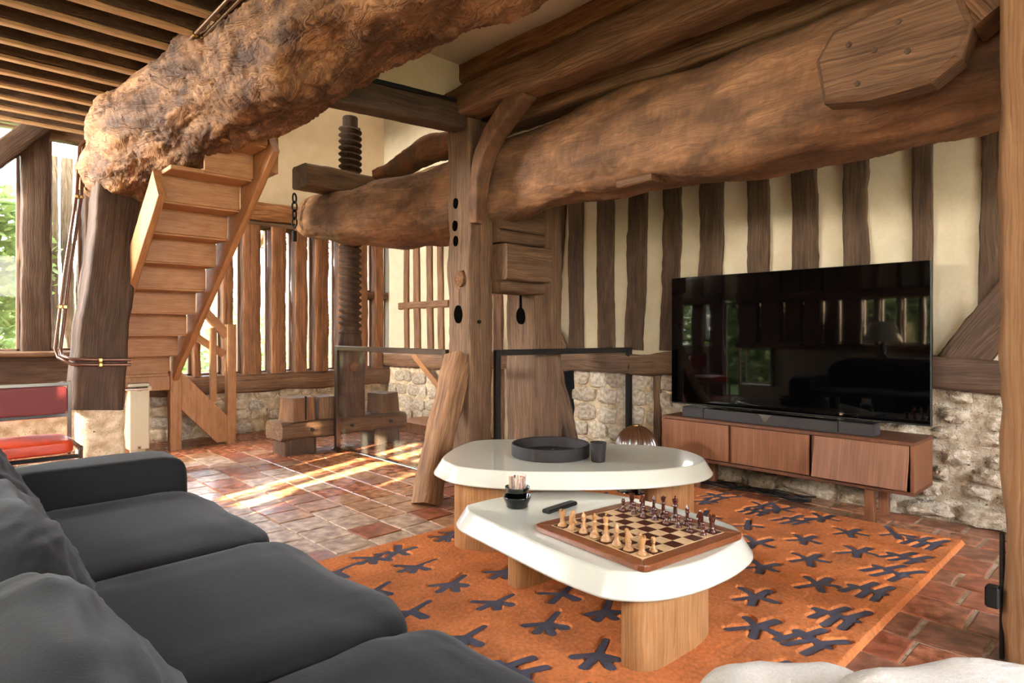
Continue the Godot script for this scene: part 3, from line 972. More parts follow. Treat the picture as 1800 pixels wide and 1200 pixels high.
func make_hidden_walls() -> void:
	# the long wall behind the sofa; the television mirrors its window slits
	var w := thing("wall_left", "long half-timbered wall with window slits behind the sofa", "wall", Vector3.ZERO, "", "structure")
	slab("base", -2.7, 2.42, -1.9, -1.72, -0.1, 0.86, mats.plaster, w)
	slab("base", 2.42, 5.05, -1.9, -1.72, -0.1, 0.22, mats.plaster, w)
	slab("base", 2.42, 4.46, -1.9, -1.74, 0.2, 0.86, mats.plaster, w)
	slab("base", 5.4, 7.2, -1.9, -1.72, -0.1, 0.86, mats.plaster, w)
	slab("upper_plaster", -2.7, 7.2, -1.9, -1.72, 2.72, 4.5, mats.plaster, w)
	slab("mid_plaster", 2.2, 5.08, -1.9, -1.74, 1.66, 2.74, mats.plaster, w)
	slab("mid_plaster", 5.06, 7.2, -1.9, -1.74, 1.66, 2.1, mats.plaster, w)
	slab("mid_plaster", 5.06, 5.3, -1.9, -1.74, 2.1, 2.74, mats.plaster, w)
	post("sill_beam", G(-2.5, -1.72, 0.86), G(2.45, -1.72, 0.86), 0.2, 0.14, mats.oak0, w, 601, 0.01, Vector3(1, 0, 0))
	post("mid_rail", G(5.4, -1.72, 1.66), G(6.95, -1.72, 1.66), 0.2, 0.14, mats.oak1, w, 603, 0.01, Vector3(1, 0, 0))
	post("mid_rail", G(2.1, -1.72, 1.66), G(5.08, -1.72, 1.66), 0.2, 0.14, mats.oak1, w, 602, 0.01, Vector3(1, 0, 0))
	var k := 0
	var gaps := []
	var last := 2.42
	for s in [[2.36, 2.42], [2.64, 2.70], [2.92, 2.99], [3.16, 3.44], [3.50, 3.68], [3.74, 3.98], [4.04, 4.29], [4.35, 4.69], [4.75, 5.08], [5.35, 5.6], [5.75, 5.95], [6.2, 6.4]]:
		k += 1
		if s[0] - last > 0.04 and last < 5.3:
			gaps.append([last, s[0], 0.0 if last > 5.0 else 0.93, 1.60])
		last = s[1]
		post("stud", G((s[0] + s[1]) / 2.0, -1.74, 0.0 if s[0] > 4.9 else 0.90), G((s[0] + s[1]) / 2.0, -1.74, 2.75), s[1] - s[0], 0.11, mats["oak%d" % (k % 4)], w, 610 + k, 0.012, Vector3(0, 0, 1))
	# low pane by a slim post, added to let sun onto the hidden floor
	for q in [3]:
		gaps.append([2.9 + q * 0.54, 3.38 + q * 0.54, 0.24, 0.82])
		post("stud", G(2.87 + q * 0.54, -1.76, 0.2), G(2.87 + q * 0.54, -1.76, 0.86), 0.06, 0.14, mats.oak1, w, 650 + q, 0.005, Vector3(0, 0, 1))
	post("slit_sill", G(2.42, -1.74, 0.875), G(5.1, -1.74, 0.875), 0.16, 0.09, mats.oak2, w, 656, 0.006, Vector3(1, 0, 0))
	gaps.append([5.6, 5.75, 0.93, 1.6])
	gaps.append([5.32, 5.75, 2.12, 2.72])  # this and the next two: unseen upper panes added for the fill light
	gaps.append([5.95, 6.2, 2.12, 2.72])
	gaps.append([6.4, 6.9, 2.12, 2.72])
	gaps.append([5.95, 6.2, 0.93, 1.6])
	gaps.append([6.4, 6.9, 0.93, 1.6])
	window_panes("window_3", "slits between the studs of the long wall behind the sofa, plus added panes above and below for light", gaps, "u", -1.80, 0.93, 1.60)
	var big := []
	for q in 4:
		post("stud", G(-2.5 + q * 1.17, -1.70, 0.93), G(-2.5 + q * 1.17, -1.70, 2.75), 0.16, 0.10, mats["oak%d" % q], w, 630 + q, 0.01, Vector3(0, 0, 1))
		big.append([-2.42 + q * 1.17, -1.41 + q * 1.17, 0.95, 2.70])
	window_panes("window_4", "wide unseen panes added to the long wall beside the near end of the sofa for light", big, "u", -1.80, 0.95, 2.7)  # unseen panes added to bring more light in beside the sofa
	# the gable behind the camera, its panes added to bring in light
	var f := thing("wall_front", "gable behind the camera with oak posts and unseen panes added for light", "wall", Vector3.ZERO, "", "structure")
	slab("base", -2.7, -2.55, -1.9, 4.62, -0.1, 0.5, mats.plaster, f)
	slab("upper_plaster", -2.7, -2.55, -1.9, 4.62, 2.72, 4.5, mats.plaster, f)
	var panes := []
	for q in 6:
		post("stud", G(-2.6, -1.75 + q * 1.24, 0.5), G(-2.6, -1.75 + q * 1.24, 2.75), 0.18, 0.16, mats["oak%d" % (q % 4)], f, 640 + q, 0.01)
		if q == 1 or q == 3:
			panes.append([-1.66 + q * 1.24, -0.60 + q * 1.24, 0.52, 2.7])
	for q in [0, 2, 4]:
		slab("plaster_panel", -2.7, -2.58, -1.75 + q * 1.24, -0.51 + q * 1.24, 0.48, 2.74, mats.plaster, f)
	window_panes("window_5", "wide unseen panes added to the gable behind the camera for light", panes, "v", -2.62, 0.52, 2.7)
	# loft side: the tall bay above the press is closed towards the low ceiling
	slab("gable_top", -2.7, -2.5, -1.9, 4.62, 4.4, 4.5, mats.plaster, f)


func make_ceilings() -> void:
	var c := thing("ceiling", "low ceiling of closely set rough joists with pale undersides over the sofa", "ceiling", Vector3.ZERO, "", "structure")
	slab("boards", -2.7, 7.0, -1.9, 1.75, 3.02, 3.10, mats.dark2, c)
	var k := 0
	var u := 6.60
	while u > -2.4:
		k += 1
		var end := lerpf(1.08, 1.42, clampf((6.3 - u) / 3.0, 0.0, 1.0))
		post("joist", G(u, -1.75, 2.945), G(u + rng.randf_range(-0.015, 0.015), end, 2.945), rng.randf_range(0.07, 0.09), 0.165, mats["joist%d" % (k % 4)], c, 700 + k, 0.008, Vector3(0, 0, 1), 0.008)
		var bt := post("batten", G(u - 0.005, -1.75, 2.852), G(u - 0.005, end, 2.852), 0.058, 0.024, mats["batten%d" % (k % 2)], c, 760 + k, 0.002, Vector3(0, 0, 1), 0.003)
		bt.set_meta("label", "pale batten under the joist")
		u -= 0.292
	var d := thing("ceiling", "smooth cream plaster ceiling between the trunk and the television wall", "ceiling", Vector3.ZERO, "", "structure")
	slab("plaster", -2.7, 3.62, 1.6, 4.62, 3.03, 3.12, mats.ceiling, d)
	slab("loft_wall", 3.55, 3.66, 1.6, 4.36, 2.62, 4.5, mats.ceiling, d)
	var r := thing("ceiling", "high plaster ceiling above the wooden press screw", "ceiling", Vector3.ZERO, "", "structure")
	slab("plaster", -2.7, 7.2, -1.9, 4.62, 4.42, 4.55, mats.ceiling, r)


func disc(mb: MB, mid: Vector3, r: float, thick: float, B := Basis.IDENTITY, seg := 16, squash := 1.0) -> void:
	# a short plug along local z
	var a := PackedVector3Array()
	var b := PackedVector3Array()
	for j in seg:
		var t := TAU * j / seg
		a.append(mid + B * Vector3(cos(t) * r, sin(t) * r * squash, -thick / 2.0))
		b.append(mid + B * Vector3(cos(t) * r, sin(t) * r * squash, thick / 2.0))
	for j in seg:
		mb.quad(a[j], a[(j + 1) % seg], b[(j + 1) % seg], b[j], mid)
	mb.fan(a, mid)
	mb.fan(b, mid)


func make_press() -> void:
	# the great gnarled trunk overhead
	var light := Color(0.86, 0.68, 0.51).srgb_to_linear()
	var dark := Color(0.45, 0.33, 0.245).srgb_to_linear()
	var tr := trunk(PackedVector3Array([G(5.80, 1.12, 2.37), G(5.30, 1.17, 2.44), G(4.8, 1.31, 2.545), G(4.2, 1.45, 2.66), G(3.5, 1.60, 2.78), G(2.7, 1.67, 2.84), G(1.8, 1.69, 2.85), G(0.3, 1.71, 2.85)]),
		PackedFloat32Array([0.22, 0.31, 0.35, 0.38, 0.40, 0.40, 0.40, 0.40]), PackedFloat32Array([0.28, 0.35, 0.37, 0.385, 0.37, 0.35, 0.36, 0.38]), 2.2, 150, 520, 800, [0.13, 0.035, 0.022, 0.45], light, dark)
	var t := put("gnarled_log", tr, mats.gnarl, null, Transform3D(LIE, Vector3.ZERO))
	tag(t, "massive gnarled press log with swirling grain running overhead from the leaning post", "timber")
	var lp := thing("leaning_post", "broad dark leaning oak post on a pale stone foot carrying the gnarled trunk's end", "post", G(5.45, 0.98, 0.0))
	post("shaft", Vector3(-0.045, 0.54, 0), Vector3(0.105, 2.2, 0), 0.33, 0.32, mats.dark1, lp, 811, 0.010, Vector3.RIGHT, 0.03, 0.86)
	var ft := MB.new()
	ft = timber(0.58, 0.27, 0.30, 815, 0.014, 0.04)
	put("stone_foot", ft, mats.limewash, lp, Transform3D(Basis.IDENTITY, Vector3(0, -0.02, 0)))
	var bl := post("packing_block", G(5.86, 1.02, 2.62), G(5.60, 1.04, 2.72), 0.14, 0.18, mats.warm3, null, 818, 0.01)
	tag(bl, "short rough packing block wedged beside the trunk's far end under the joists", "block")
	# two conduits that follow the joists and run down the post
	for k in 2:
		var o := 0.045 * k
		var path := PackedVector3Array([G(1.8, 1.22 - o, 2.826), G(4.0, 1.215 - o, 2.826), G(5.35, 1.20 - o * 0.6, 2.826), G(5.55, 1.16 - o * 0.5, 2.80), G(5.62, 1.08 - o * 0.6, 2.70), G(5.62, 0.97 - o * 0.5, 2.58), G(5.6, 0.905 - o * 0.6, 2.48), G(5.58, 0.885 - o * 0.7, 2.1), G(5.54, 0.805 - o * 0.7, 1.5), G(5.48, 0.745 - o * 0.7, 0.98), G(5.42, 0.745 - o * 0.5, 0.93 - o * 0.2), G(5.28, 0.78, 0.91 - o * 0.8), G(5.27, 0.95, 0.90 - o * 0.8), G(5.27, 1.14, 0.895 - o * 0.8)])
		var th := thing("conduit", ["brown metal conduit along the joists and down the leaning post, the inner of two", "brown metal conduit along the joists and down the leaning post, the outer of two"][k], "pipe", Vector3.ZERO, "conduits on the leaning post")
		var mb := MB.new()
		mb.tube(path, 0.0115, 8)
		put("tube", mb, mats.conduit, th)
		for q in [[3.9, 1.215 - o, 2.826], [5.0, 1.207 - o, 2.826], [5.58, 0.885 - o * 0.7, 2.1], [5.515, 0.777 - o * 0.7, 1.28], [5.27, 0.95, 0.90 - o * 0.8]]:
			var cb := MB.new()
			cb.box(Vector3.ZERO, Vector3(0.03, 0.03, 0.03), 0.006)
			put("clip", cb, mats.brass, th, Transform3D(Basis.IDENTITY, G(q[0], q[1], q[2])))
	# the squeezing beam, one long log that passes between the twin posts
	light = Color(0.74, 0.57, 0.43).srgb_to_linear()
	dark = Color(0.46, 0.35, 0.265).srgb_to_linear()
	var pb := trunk(PackedVector3Array([G(5.78, 2.80, 2.22), G(5.45, 2.86, 2.19), G(5.0, 2.92, 2.12), G(4.3, 3.03, 2.12), G(3.6, 3.12, 2.15), G(3.1, 3.20, 2.24), G(2.6, 3.20, 2.25), G(1.6, 3.18, 2.23), G(0.8, 3.17, 2.22), G(-0.3, 3.17, 2.20)]),
		PackedFloat32Array([0.20, 0.27, 0.27, 0.24, 0.20, 0.27, 0.33, 0.34, 0.33, 0.32]), PackedFloat32Array([0.17, 0.20, 0.28, 0.29, 0.29, 0.31, 0.31, 0.29, 0.27, 0.26]), 3.4, 96, 420, 830, [0.08, 0.02, 0.008, 0.4], light, dark)
	tag(put("press_beam", pb, mats.hewn, null, Transform3D(LIE, Vector3.ZERO)), "huge red-brown press beam passing between the twin posts in front of the studded wall", "timber")
	# a plank bolted to its near end, rounded at one end and clipped at the other
	var ck := thing("cheek_plank", "thick plank with bolt heads fixed to the near end of the press beam", "plank", G(0.70, 2.78, 2.0))
	var ol := PackedVector2Array([Vector2(0.27, 0.02), Vector2(0.30, 0.20), Vector2(0.235, 0.30), Vector2(0.05, 0.33), Vector2(-0.10, 0.33), Vector2(-0.19, 0.28), Vector2(-0.225, 0.17), Vector2(-0.19, 0.06), Vector2(-0.10, 0.0), Vector2(0.1, -0.01)])
	var mb2 := MB.new()
	# outline in (along u, height); extruded along v
	var X := Transform3D(Basis(Vector3(0, 1, 0), Vector3(-1, 0, 0), Vector3(0, 0, 1)), Vector3.ZERO)
	mb2.prism(ol, 0.0, 0.14, 0.02, X)
	put("plank", mb2, mats.cheek, ck, Transform3D(LIE, Vector3.ZERO))
	for q in [[0.17, 0.22], [0.08, 0.17], [0.0, 0.25], [0.14, 0.06], [-0.03, 0.13]]:
		var pg := MB.new()
		disc(pg, Vector3.ZERO, 0.011, 0.008, Basis(Vector3.UP, PI / 2.0), 10)
		put("bolt_head", pg, mats.dark2, ck, Transform3D(Basis.IDENTITY, Vector3(-0.142, q[1], -q[0])))
	# key block under the beam
	var kb := post("key_block", G(2.22, 3.02, 1.955), G(1.98, 3.02, 1.965), 0.16, 0.05, mats.warm0, null, 842, 0.004)
	tag(kb, "small wooden key nailed to the underside of the press beam", "block")
	# the saddle on top of the far part
	var sd := trunk(PackedVector3Array([G(4.86, 2.98, 2.49), G(4.5, 3.0, 2.52), G(4.15, 3.02, 2.57), G(3.7, 3.04, 2.56)]), PackedFloat32Array([0.10, 0.12, 0.14, 0.14]), PackedFloat32Array([0.06, 0.08, 0.09, 0.10]), 3.0, 40, 60, 850, [0.05, 0.02, 0.01, 0.6], Color(0.72, 0.47, 0.30).srgb_to_linear(), dark)
	tag(put("saddle_timber", sd, mats.hewn, null, Transform3D(LIE, Vector3.ZERO)), "curved orange timber lying on the press beam left of the near twin post", "timber")
	# twin posts with their keyholes
	var holes := Basis(Vector3.UP, PI / 2.0)
	for k in 2:
		var at: Vector3 = [G(3.51, 2.915, 0.0), G(3.52, 3.585, 0.0)][k]
		var tp := thing("press_post", ["near twin press post with two round plugs and a keyhole, braced at its foot", "far twin press post with a round keyhole, behind the glass panel"][k], "post", at, "twin press posts")
		var wd: float = [0.22, 0.30][k]
		var dp: float = [0.255, 0.34][k]
		var hgt: float = [2.60, 2.46][k]
		put("shaft", timber(hgt, wd, dp, 860 + k, 0.010, 0.014), mats[["oak1", "oak2"][k]], tp)
		var face := -wd / 2.0 - 0.002
		var hb := MB.new()
		disc(hb, Vector3(face + 0.010, 1.225, 0.0), 0.045, 0.03, holes, 18, 1.45)
		put("keyhole", hb, mats.void, tp)
		hb = MB.new()
		hb.box(Vector3(face + 0.006, 1.335, 0.0), Vector3(0.02, 0.14, 0.026), 0.004)
		put("key_slot", hb, mats[["warm3", "void"][k]], tp)
		if k == 0:
			hb = MB.new()
			disc(hb, Vector3(face + 0.004, 1.476, 0.03), 0.05, 0.05, holes, 18, 1.15)
			put("plug", hb, mats.endgrain, tp)
			hb = MB.new()
			disc(hb, Vector3(face + 0.012, 1.495, 0.02), 0.055, 0.03, holes, 18, 1.15)
			put("plug_socket", hb, mats.void, tp)
			for q in [[0.0, 2.02, -0.03], [0.0, 1.86, -0.04], [0.0, 1.75, -0.03]]:
				hb = MB.new()
				disc(hb, Vector3(face + 0.004, q[1], q[2]), 0.024, 0.02, holes, 12, 1.6)
				put("knot_hole", hb, mats.void, tp)
			hb = MB.new()
			disc(hb, Vector3(-0.03, 1.17, dp / 2.0 + 0.002), 0.013, 0.02, Basis.IDENTITY, 10)
			put("peg_hole", hb, mats.black, tp)
	var fb := post("foot_brace", G(3.28, 2.36, -0.01), G(3.52, 2.80, 0.92), 0.17, 0.15, mats.tan_oak, null, 870, 0.012, Vector3(0, 0, -1), 0.02)
	tag(fb, "rough leaning brace from the tiles to the foot of the near press post", "brace")
	var fb2 := post("foot_brace", G(3.50, 4.02, 0.0), G(3.52, 3.74, 0.92), 0.16, 0.14, mats.oak0, null, 871, 0.010, Vector3(0, 0, -1), 0.02)
	tag(fb2, "leaning brace at the foot of the far press post, seen through the glass", "brace")
	# packing between the posts under the beam
	var pk := [[1.905, 0.15, 0.40], [1.79, 0.10, 0.39], [1.60, 0.27, 0.43], [1.43, 0.10, 0.40]]
	for k in 4:
		var mb := timber(0.46, 0.24 + 0.02 * (k == 2 as int), pk[k][1] - 0.01, 880 + k, 0.006, 0.015)
		var o := put("packing_block", mb, mats["oak%d" % k], null, along(G(3.42 - (0.06 if k == 2 else 0.0), 3.02, pk[k][0]), G(3.42 - (0.06 if k == 2 else 0.0), 3.02 + pk[k][2], pk[k][0]), Vector3(0, 0, -1)))
		tag(o, ["topmost packing block between the twin press posts, right under the beam", "thin second packing block between the twin press posts", "big square packing block jutting out between the twin press posts", "lowest packing block between the twin posts, above the white panel"][k], "block", "packing blocks between the twin posts")
	# the screw and its nut bar
	var sc := thing("press_screw", "tall wooden press screw with a coarse thread rising through the beam", "screw", G(5.28, 2.93, 0.30))
	var prof := PackedVector2Array([Vector2(0.0, 2.80), Vector2(0.066, 2.80), Vector2(0.07, 2.79), Vector2(0.07, 2.68)])
	var y := 2.68
	while y > 0.78:
		for q in [[0.082, 0.004], [0.094, 0.012], [0.105, 0.022], [0.108, 0.029], [0.104, 0.036], [0.092, 0.046], [0.082, 0.054]]:
			prof.append(Vector2(q[0], y - q[1]))
		y -= 0.058
	prof.append_array([Vector2(0.10, 0.80), Vector2(0.102, 0.74), Vector2(0.108, 0.71), Vector2(0.108, 0.66), Vector2(0.0, 0.66)])
	# a true helix: the thread climbs one turn
	var tm := MB.new()
	var pts := PackedVector3Array()
	var seg := 40
	for q in prof:
		for j in seg + 1:
			var a := TAU * j / seg
			var climb := 0.058 * j / seg if q.y < 2.67 and q.y > 0.82 else 0.0
			pts.append(Vector3(cos(a) * q.x, q.y + climb, sin(a) * q.x))
	tm.grid(pts, prof.size(), seg + 1, false, false, Vector3.ZERO)
	put("thread", tm, mats.dark2, sc)
	var hd := timber(0.62, 0.21, 0.21, 891, 0.006, 0.02)
	put("head_block", hd, mats.dark3, sc, Transform3D(Basis.IDENTITY, Vector3(0, 0.02, 0)))
	var hh := MB.new()
	disc(hh, Vector3(-0.02, 0.48, 0.108), 0.043, 0.012, Basis.IDENTITY, 18)
	put("lever_hole", hh, mats.endgrain, sc)
	var nb := post("nut_bar", G(5.24, 2.42, 2.455), G(5.28, 3.42, 2.455), 0.26, 0.20, mats.oak0, null, 893, 0.006, Vector3(0, 0, -1), 0.02)
	tag(nb, "heavy square nut bar with pale end grain lying across the beam on the screw", "timber")
	var ch := thing("chain", "short iron chain hanging from the nut bar down the beam's end", "chain", G(5.62, 2.545, 2.37))
	for k in 4:
		var lk := MB.new()
		var ring := PackedVector3Array()
		for j in 13:
			var a := TAU * j / 12
			ring.append(Vector3(cos(a) * 0.026, -0.03 - k * 0.075 + sin(a) * 0.045, 0).rotated(Vector3.UP, PI / 2.0 * (k % 2) + 0.5))
		lk.tube(ring, 0.009, 6)
		put("link", lk, mats.iron, ch)
	var hk := MB.new()
	hk.box(Vector3(0, -0.38, 0), Vector3(0.04, 0.10, 0.03), 0.006)
	put("hook", hk, mats.iron, ch)
	# the bench under the screw
	var be := thing("press_bench", "low heavy oak bench bearing three blocks beneath the press screw", "bench", G(5.52, 2.97, 0.0))
	post("seat", Vector3(-0.66, 0.222, 0), Vector3(0.66, 0.205, -0.04), 0.16, 0.34, mats.oak1, be, 900, 0.008, Vector3(0, 1, 0), 0.03)
	for q in [[-0.47, 0.0], [0.43, 0.0]]:
		put("leg", timber(0.16, 0.30, 0.27, 905, 0.006, 0.015), mats.dark1, be, Transform3D(Basis.IDENTITY, Vector3(q[0], -0.01, q[1])))
	for q in [-0.38, 0.02, 0.45]:
		var pgm := MB.new()
		disc(pgm, Vector3(q, 0.215, 0.172), 0.016, 0.02, Basis.IDENTITY, 12)
		put("peg_hole", pgm, mats.black, be)
	var bk := [[2.50, 0.27, 0.21, "split wooden block at the left end of the press bench, lit by the sun"], [3.06, 0.24, 0.20, "dark wooden block in the middle of the press bench, behind the screw's foot"], [3.40, 0.27, 0.19, "pale wooden block at the right end of the press bench behind the glass"]]
	for k in 3:
		if k == 1:
			bk[k][0] = 2.76
		var blk := thing("wood_block", bk[k][3], "block", G(5.47 + (0.0 if k != 1 else 0.02), bk[k][0], 0.30), "wooden blocks on the press bench")
		put("body", timber(bk[k][2], bk[k][1] * (0.92 if k != 1 else 0.7), 0.24, 910 + k, 0.006, 0.015, 0.92), mats[["warm1", "oak2", "oak0"][k]], blk, Transform3D(Basis(Vector3.UP, [0.12, -0.1, 0.3][k]), Vector3.ZERO))
		if k == 0:
			var gap := MB.new()
			gap.box(Vector3(0.03, bk[k][2] / 2.0 + 0.012, 0.115), Vector3(0.012, bk[k][2], 0.02), 0.0)
			put("split", gap, mats.black, blk)


func make_rails() -> void:
	tag(post("shade_strip", G(3.425, 1.75, 2.637), G(3.425, 2.74, 2.697), 0.05, 0.03, mats.black, null, 949, 0.002, Vector3(0, 0, 1), 0.003), "thin black strip standing for the shaded gap along the top edge of the cross beam", "batten")  # black strip painted in for the dark gap above the cross beam
	tag(post("cross_beam", G(3.46, 1.66, 2.535), G(3.46, 2.77, 2.60), 0.14, 0.17, mats.dark0, null, 950, 0.006, Vector3(0, 0, 1)), "cross beam running from the gnarled trunk to the near press post", "beam")
	tag(post("rail_beam", G(3.62, 2.80, 2.70), G(-0.6, 2.80, 2.70), 0.20, 0.19, mats.warm0, null, 951, 0.010, Vector3(1, 0, 0), 0.015), "long tie beam resting on the near press post, with a white hook on it", "beam")
	tag(post("rail_beam", G(3.72, 2.95, 2.975), G(-0.6, 2.95, 2.975), 0.20, 0.14, mats.orange_oak, null, 952, 0.010, Vector3(1, 0, 0), 0.015), "uppermost orange tie beam lying against the plaster ceiling", "beam")
	tag(post("rail_beam", G(3.55, 3.16, 2.66), G(-0.6, 3.16, 2.66), 0.22, 0.18, mats.warm2, null, 953, 0.014, Vector3(1, 0, 0), 0.02), "lowest tie beam lying close along the top of the press beam", "beam")
	# the curved brace from the post to the tie beam
	var cb := trunk(PackedVector3Array([G(3.36, 2.84, 1.86), G(3.33, 2.84, 2.08), G(3.26, 2.83, 2.30), G(3.08, 2.82, 2.48), G(2.82, 2.81, 2.64)]), PackedFloat32Array([0.045, 0.06, 0.065, 0.065, 0.065]), PackedFloat32Array([0.05, 0.06, 0.065, 0.065, 0.065]), 5.0, 32, 60, 960, [0.012, 0.004, 0.003, 0.5], Color(0.66, 0.50, 0.37).srgb_to_linear(), Color(0.45, 0.33, 0.24).srgb_to_linear(), false)
	tag(put("curved_brace", cb, mats.hewn), "curved brace bending from the near press post up to the tie beam", "brace")
	var hk := MB.new()
	var ring := PackedVector3Array()
	for j in 10:
		var a := TAU * j / 12 + 0.6
		ring.append(Vector3(0, cos(a) * 0.014, sin(a) * 0.022))
	hk.tube(ring, 0.005, 6)
	tag(put("hook", hk, mats.cream_paint, null, Transform3D(Basis.IDENTITY, G(3.0, 2.70, 2.68))), "tiny white hook on the tie beam above the curved brace", "hook")
	# the near pair of posts
	tag(post("door_post", G(0.235, 2.745, -0.01), G(0.27, 2.735, 3.03), 0.29, 0.29, mats.pale_oak, null, 970, 0.012, Vector3.RIGHT, 0.02), "pale oak post at the right edge, standing on the tiles by the rug", "post")
	tag(post("rail_brace", G(0.42, 2.74, 2.19), G(0.74, 2.80, 2.66), 0.14, 0.13, mats.warm0, null, 971, 0.006), "short slanting brace at the top of the right-hand oak post", "brace")
	var st := MB.new()
	st.box(Vector3.ZERO, Vector3(0.03, 0.42, 0.012), 0.002)
	var lt := thing("door_plate", "black iron plate with a square stop on the right-hand oak post", "plate", G(0.392, 2.63, 0.22))
	put("plate", st, mats.iron, lt)
	st = MB.new()
	st.box(Vector3(-0.03, 0.0, -0.02), Vector3(0.045, 0.07, 0.04), 0.006)
	put("stop", st, mats.black, lt)


func make_stairs() -> void:
	var s := thing("staircase", "steep pine staircase with open underside, rising from a short turned flight by the far wall", "staircase", G(5.4, 1.5, 0.0))
	var o := G(5.4, 1.5, 0.0)
	var k := 0
	var u := 6.45
	var h := 0.712
	while h < 2.4:
		# riser above this corner, tread on top of it
		var mb := MB.new()
		var full := 0.52 if h < 2.1 else 0.32
		mb.box(Vector3.ZERO, Vector3(0.178, full, 0.022), 0.002)
		put("riser", mb, mats["stair%d" % (k % 4)], s, Transform3D(Basis(Vector3(0, 0, 1), PI / 2.0), G(u, 1.71 - full / 2.0, h + 0.09) - o))
		mb = MB.new()
		mb.box(Vector3.ZERO, Vector3(0.028, full, 0.262), 0.003)
		put("tread", mb, mats["stair%d" % ((k + 1) % 4)], s, Transform3D(Basis(Vector3(0, 0, 1), PI / 2.0), G(u - 0.11, 1.71 - full / 2.0, h + 0.184) - o))
		u -= 0.25
		h += 0.182
		k += 1
	for v in [1.165, 1.745]:
		post("stringer", G(6.62, v, 0.62) - o, (G(4.20, v, 2.40) if v > 1.5 else G(4.62, v, 2.09)) - o, 0.05, 0.235, mats["stair%d" % (0 if v < 1.5 else 2)], s, 1000, 0.003, Vector3.RIGHT, 0.006)
	put("head_block", timber(0.30, 0.09, 0.24, 1003, 0.003, 0.006), mats.stair1, s, Transform3D(Basis.IDENTITY, G(4.40, 1.78, 2.20) - o))
	# the lower flight along the wall, its string board, posts and rails
	put("newel_post", timber(1.18, 0.085, 0.085, 1005, 0.002, 0.006), mats.stair1, s, Transform3D(Basis.IDENTITY, G(6.43, 2.255, -0.005) - o))
	put("landing_post", timber(0.74, 0.10, 0.09, 1006, 0.002, 0.006), mats.stair2, s, Transform3D(Basis.IDENTITY, G(6.43, 1.75, -0.005) - o))
	var sb := MB.new()
	sb.prism(PackedVector2Array([Vector2(1.79, 0.74), Vector2(2.22, 0.27), Vector2(2.22, 0.02), Vector2(2.12, 0.02), Vector2(1.79, 0.38)]), -0.02, 0.02, 0.003, Transform3D(Basis(Vector3(1, 0, 0), Vector3(0, 0, 1), Vector3(0, 1, 0)), G(6.43, 0, 0) - o))
	put("string_board", sb, mats.stair2, s)
	post("handrail", G(6.43, 2.00, 1.31) - o, G(6.43, 2.22, 1.06) - o, 0.04, 0.09, mats.stair1, s, 1008, 0.002, Vector3(0, 0, 1), 0.006)
	post("handrail", G(6.46, 1.93, 1.06) - o, G(6.46, 2.20, 0.88) - o, 0.03, 0.07, mats.stair3, s, 1009, 0.002, Vector3(0, 0, 1), 0.006)
	put("baluster", timber(0.72, 0.06, 0.04, 1010, 0.002, 0.004), mats.stair3, s, Transform3D(Basis.IDENTITY, G(6.43, 2.09, 0.42) - o))
	for q in 3:
		var mb := MB.new()
		mb.box(Vector3.ZERO, Vector3(0.17, 0.03, 0.46), 0.003)
		put("tread", mb, mats["stair%d" % q], s, Transform3D(Basis.IDENTITY, G(6.67, 2.15 - q * 0.15, 0.17 + q * 0.18) - o))
	var ld := MB.new()
	ld.box(Vector3.ZERO, Vector3(0.64, 0.03, 0.50), 0.003)
	put("landing", ld, mats.stair0, s, Transform3D(Basis.IDENTITY, G(6.68, 1.47, 0.70) - o))
	ld = MB.new()
	ld.box(Vector3.ZERO, Vector3(0.54, 0.13, 0.03), 0.003)
	put("landing_beam", ld, mats.stair2, s, Transform3D(Basis.IDENTITY, G(6.42, 1.43, 0.625) - o))
	# step along the television wall at the far end and the board on the stones
	var fs := thing("wooden_step", "low pale wooden step along the stones behind the glass panel", "step", G(5.5, 4.12, 0.0))
	var mb3 := MB.new()
	mb3.box(Vector3(0, 0.055, 0), Vector3(0.42, 0.11, 1.1), 0.006)
	put("step", mb3, mats.stair1, fs)
	tag(post("slanting_board", G(6.18, 4.26, 0.83), G(5.60, 4.26, 0.42), 0.07, 0.03, mats.stair0, null, 1020, 0.002, Vector3(0, 1, 0), 0.004), "pale slanting board fixed across the far stones, seen through the glass", "board")


func make_balustrades() -> void:
	var mb := MB.new()
	for k in 2:
		var a: Vector3 = [G(5.34, 2.82, 0), G(3.34, 3.0, 0)][k]
		var b: Vector3 = [G(3.66, 2.82, 0), G(3.10, 4.30, 0)][k]
		var th := thing("glass_balustrade", ["glass balustrade panel in a steel frame from the bench to the near press post", "dark-framed glass balustrade panel between the near press post and the stone wall"][k], "balustrade", (a + b) / 2.0, "glass balustrades round the press")
		var L := a.distance_to(b)
		var X := Basis((b - a).normalized(), Vector3.UP, (b - a).normalized().cross(Vector3.UP))
		var m: Material = mats[["steel", "iron"][k]]
		for e in [-1, 1]:
			mb = MB.new()
			mb.box(Vector3.ZERO, Vector3(0.042, 0.97, 0.042), 0.003)
			put("upright", mb, m, th, Transform3D(X, X * Vector3(e * (L / 2.0 - 0.02), 0.485, 0)))
		mb = MB.new()
		mb.box(Vector3.ZERO, Vector3(L - 0.085, 0.042, 0.045), 0.003)
		put("top_rail", mb, m, th, Transform3D(X, Vector3(0, 0.95, 0)))
		mb = MB.new()
		mb.box(Vector3.ZERO, Vector3(L - 0.085, 0.042, 0.045), 0.003)
		put("bottom_rail", mb, mats.chrome if k == 0 else m, th, Transform3D(X, Vector3(0, 0.02, 0)))
		mb = MB.new()
		mb.box(Vector3.ZERO, Vector3(L - 0.09, 0.885, 0.008), 0.0)
		put("pane", mb, mats[["rail_glass", "clear_glass"][k]], th, Transform3D(X, Vector3(0, 0.485, 0)))


